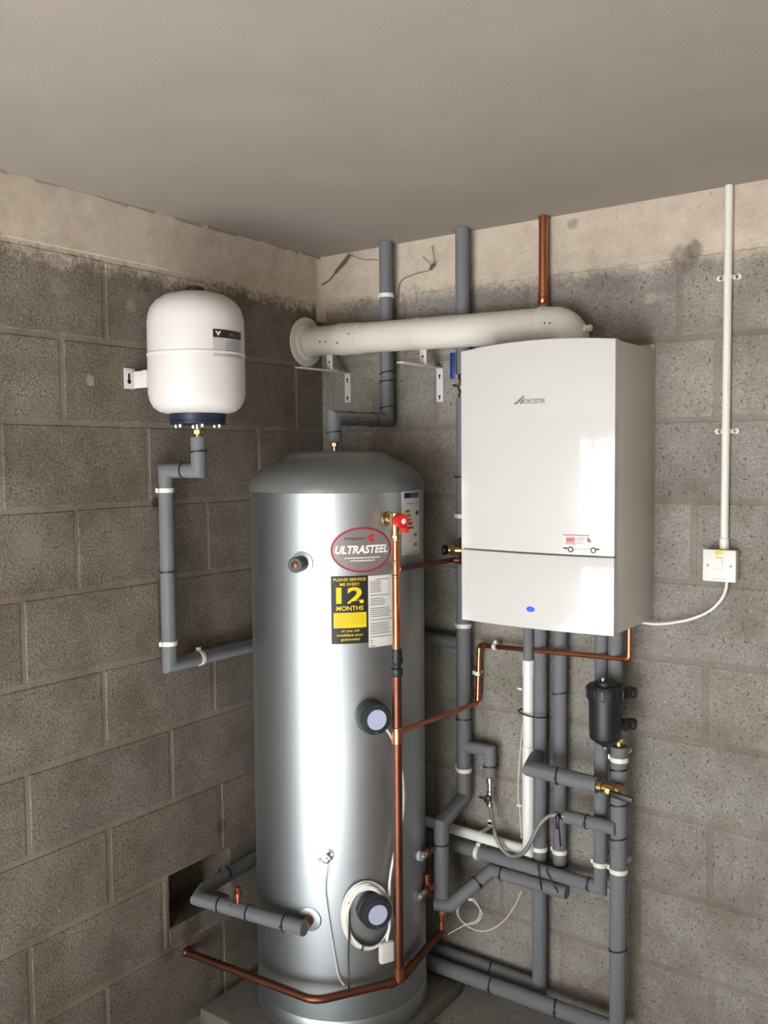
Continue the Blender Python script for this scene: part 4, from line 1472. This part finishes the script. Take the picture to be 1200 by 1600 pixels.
# flex from switch to boiler
fx = thing('power_flex', 'white flex curving from the fused switch to the boiler underside', 'cable', (1.3, -.03, 1.27))
pts = [V((scx_ + .016, -.02, sz0 + .002)), RW(1134, 922, .022), RW(1126, 938, .022), RW(1108, 955, .024), RW(1080, 967, .028), RW(1050, 973, .033), RW(1025, 975, .036), RW(1006, 973, .042), V((1.185, -.06, BZ0 + .001))]
MB().tube(spline(pts, 6), .0042, 12).build('flex_cable', CABLEW, fx)

# immersion cable of the upper thermostat
uc = thing('power_cable', 'white cable hanging from the upper immersion cap beside the copper pipe', 'cable', TK(628, 1250, .03))
pts = [TK(603, 1138, .045), TK(612, 1152, .035), TK(621, 1172, .022), TK(629, 1205, .018), TK(631, 1240, .022), TK(628, 1275, .03), TK(620, 1310, .05), TK(612, 1345, .072), TK(607, 1375, .074), TK(609, 1395, .06)]
pts = [TK(603, 1138, .045), TK(611, 1150, .03), TK(620, 1172, .018), TK(628, 1205, .012), TK(631, 1240, .012), TK(629.5, 1275, .012), TK(622, 1308, .014), TK(614, 1345, .016), TK(609, 1378, .018), TK(609, 1400, .02)]
MB().tube(spline(pts, 6), .0042, 12).build('cable_sheath', CABLEW, uc)
# coil round the lower thermostat, with a plug
cc_ = thing('coiled_cable', 'coiled white cable with plug around the lower immersion cap', 'cable', TK(573, 1480, .02))
pts = []
for k in range(0, 3 * 18 + 17):
    w = -.1 - 2 * PI * k / 18
    j = k / 18
    rx, ry = 40 - 1.8 * j, 54 - 2.2 * j
    pts.append(TK(573 + 1.0 * j + rx * math.cos(w), 1429 + 1.5 * j - ry * math.sin(w), .008 + .004 * math.sin(1.3 * k) + .003 * j))
pts += [TK(609, 1440, .03), TK(606, 1462, .034), TK(603, 1476, .035)]
MB().tube(spline(pts, 3), .0042, 10).build('cable_sheath', CABLEW, cc_)
pp = TK(604, 1487, .037)
n_ = tnormal(pp)
s_ = Z.cross(n_).normalized()
pg = MB().obox(pp, s_, n_, Z, (.0235, .010, .031), .007, 3).build('mains_plug', WPAINT, cc_)
for d in (-1, 1):
    MB().obox(pp - n_ * .012 + s_ * .011 * d, s_, n_, Z, (.003, .008, .0016), .0004).build('plug_pin', BRASS, pg)
pts = [TK(565, 1474, .012), TK(567, 1476, .028), TK(566, 1484, .028), TK(564, 1484, .010)]
MB().tube(spline(pts, 3), .0022, 8).build('cable_tie', BLACK, cc_)
# black strap to the copper pipe
st = MB().tube(spline([TK(546, 1410, .022), TK(546, 1440, .024), TK(544.5, 1490, .030), TK(545, 1535, .05), TK(546, 1549, .075)], 5), .0028, 8).build('black_strap', BLACK)
tag(st, 'thin black strap hanging from cable coil to low copper pipe', 'strap')
# thin wire from drain cock
tw_ = MB().tube(spline([TK(513, 1340, .03), TK(512, 1352, .022), TK(508, 1385, .008), TK(513, 1430, .006), TK(521, 1480, .006), TK(529, 1525, .010), TK(538, 1540, .03)], 6), .0019, 8).build('thin_wire', CABLEW)
tag(tw_, 'thin white wire drooping from the drain cock on the tank', 'wire')
# cream cables by the right-hand side
cw = thing('sensor_cable', 'thin cream cable clipped along the white waste pipe', 'cable', RW(810, 1260, .06))
pts = [RW(819, 1118, .052), RW(814, 1160, .05), RW(810.5, 1210, .048), RW(809.5, 1240, .048), RW(812, 1265, .048), RW(813.5, 1290, .05), RW(815, 1310, .05)]
MB().tube(spline(pts, 6), .0023, 8).build('cable_sheath', CREAM, cw)
for px, py in ((812, 1258), (813, 1076)):
    p = RW(px, py, .045)
    MB().obox(p, X, Y, Z, (.008, .005, .004), .001).build('cable_clip', WPLAST, cw)
lw = thing('looped_cable', 'cream cable in a loose loop below the lagged elbow', 'cable', RW(735, 1430, .12))
pts = [RW(815, 1392, .07), RW(806, 1412, .09), RW(790, 1436, .11), RW(768, 1452, .13), RW(745, 1454, .14), RW(722, 1440, .15), RW(713, 1422, .15), RW(716, 1410, .15), RW(733, 1404, .145), RW(747, 1416, .14), RW(753, 1430, .135), RW(742, 1443, .135), RW(725, 1442, .14), RW(716, 1428, .145), RW(720, 1412, .15), RW(738, 1404, .14), RW(750, 1422, .135), RW(745, 1438, .14), RW(725, 1446, .15), RW(700, 1460, .17)]
MB().tube(spline(pts, 6), .002, 8).build('cable_sheath', CREAM, lw)
MB().obox(RW(735, 1405, .143), X, Y, Z, (.005, .004, .004), .001).build('cable_clip', WPLAST, lw)

# ================================================================== COBWEBS AND DEBRIS
def cob(pts_list, label, name='cobweb'):
    b = MB()
    for pts, rr in pts_list:
        b.tube(spline(pts, 5), rr, 6)
    return tag(b.build(name, DUST), label, 'cobweb', kind='stuff')


cob([([RW(545, 397, .03), RW(540, 410, .02), RW(525, 425, .012), RW(512, 440, .01), RW(495, 448, .006)], .0022),
     ([RW(546, 398, .03), RW(535, 412, .03), RW(524, 426, .02)], .005), ([RW(546, 398, .03), RW(565, 405, .02), RW(590, 406, .01)], .0012)], 'dusty cobweb strand in the upper corner beside the first ceiling pipe')
cob([([RW(622, 470, .008), RW(626, 440, .008), RW(650, 428, .01), RW(672, 422, .012), RW(679, 412, .02), RW(675, 384, .01)], .0012),
     ([RW(672, 422, .012), RW(674, 416, .015), RW(678, 413, .02)], .004), ([RW(673, 414, .015), RW(660, 400, .008)], .001)], 'thin cobweb on pale plaster between the two ceiling pipes')
for i in range(26):
    u, v = random.uniform(0.63, 0.98), random.uniform(-0.62, -0.16)
    s = random.choice((.004, .005, .007, .010, .014))
    bm = MB()
    bm.sphere((u, v, s * .45), s, 8, (random.uniform(.7, 1.4), random.uniform(.7, 1.3), .55))
    for p in bm.v:
        p += V((random.uniform(-1, 1), random.uniform(-1, 1), random.uniform(-.3, .3))) * s * .18
        p.z = max(p.z, .0003)
    o = bm.build('rubble_chip', SLABM, None, smooth=0)
    ca = o.data.color_attributes.new('tone', 'FLOAT_COLOR', 'CORNER')
    for d in ca.data:
        d.color = (1, 1, 1, 1)
    tag(o, 'small chip of rubble on the floor beside the paving slab', 'rubble', 'rubble chips on the floor')
print('discharge pipe foot', lowpt, 'bend', bend, 'clear', (V((bend.x - TC.x, bend.y - TC.y, 0)).length - TR))
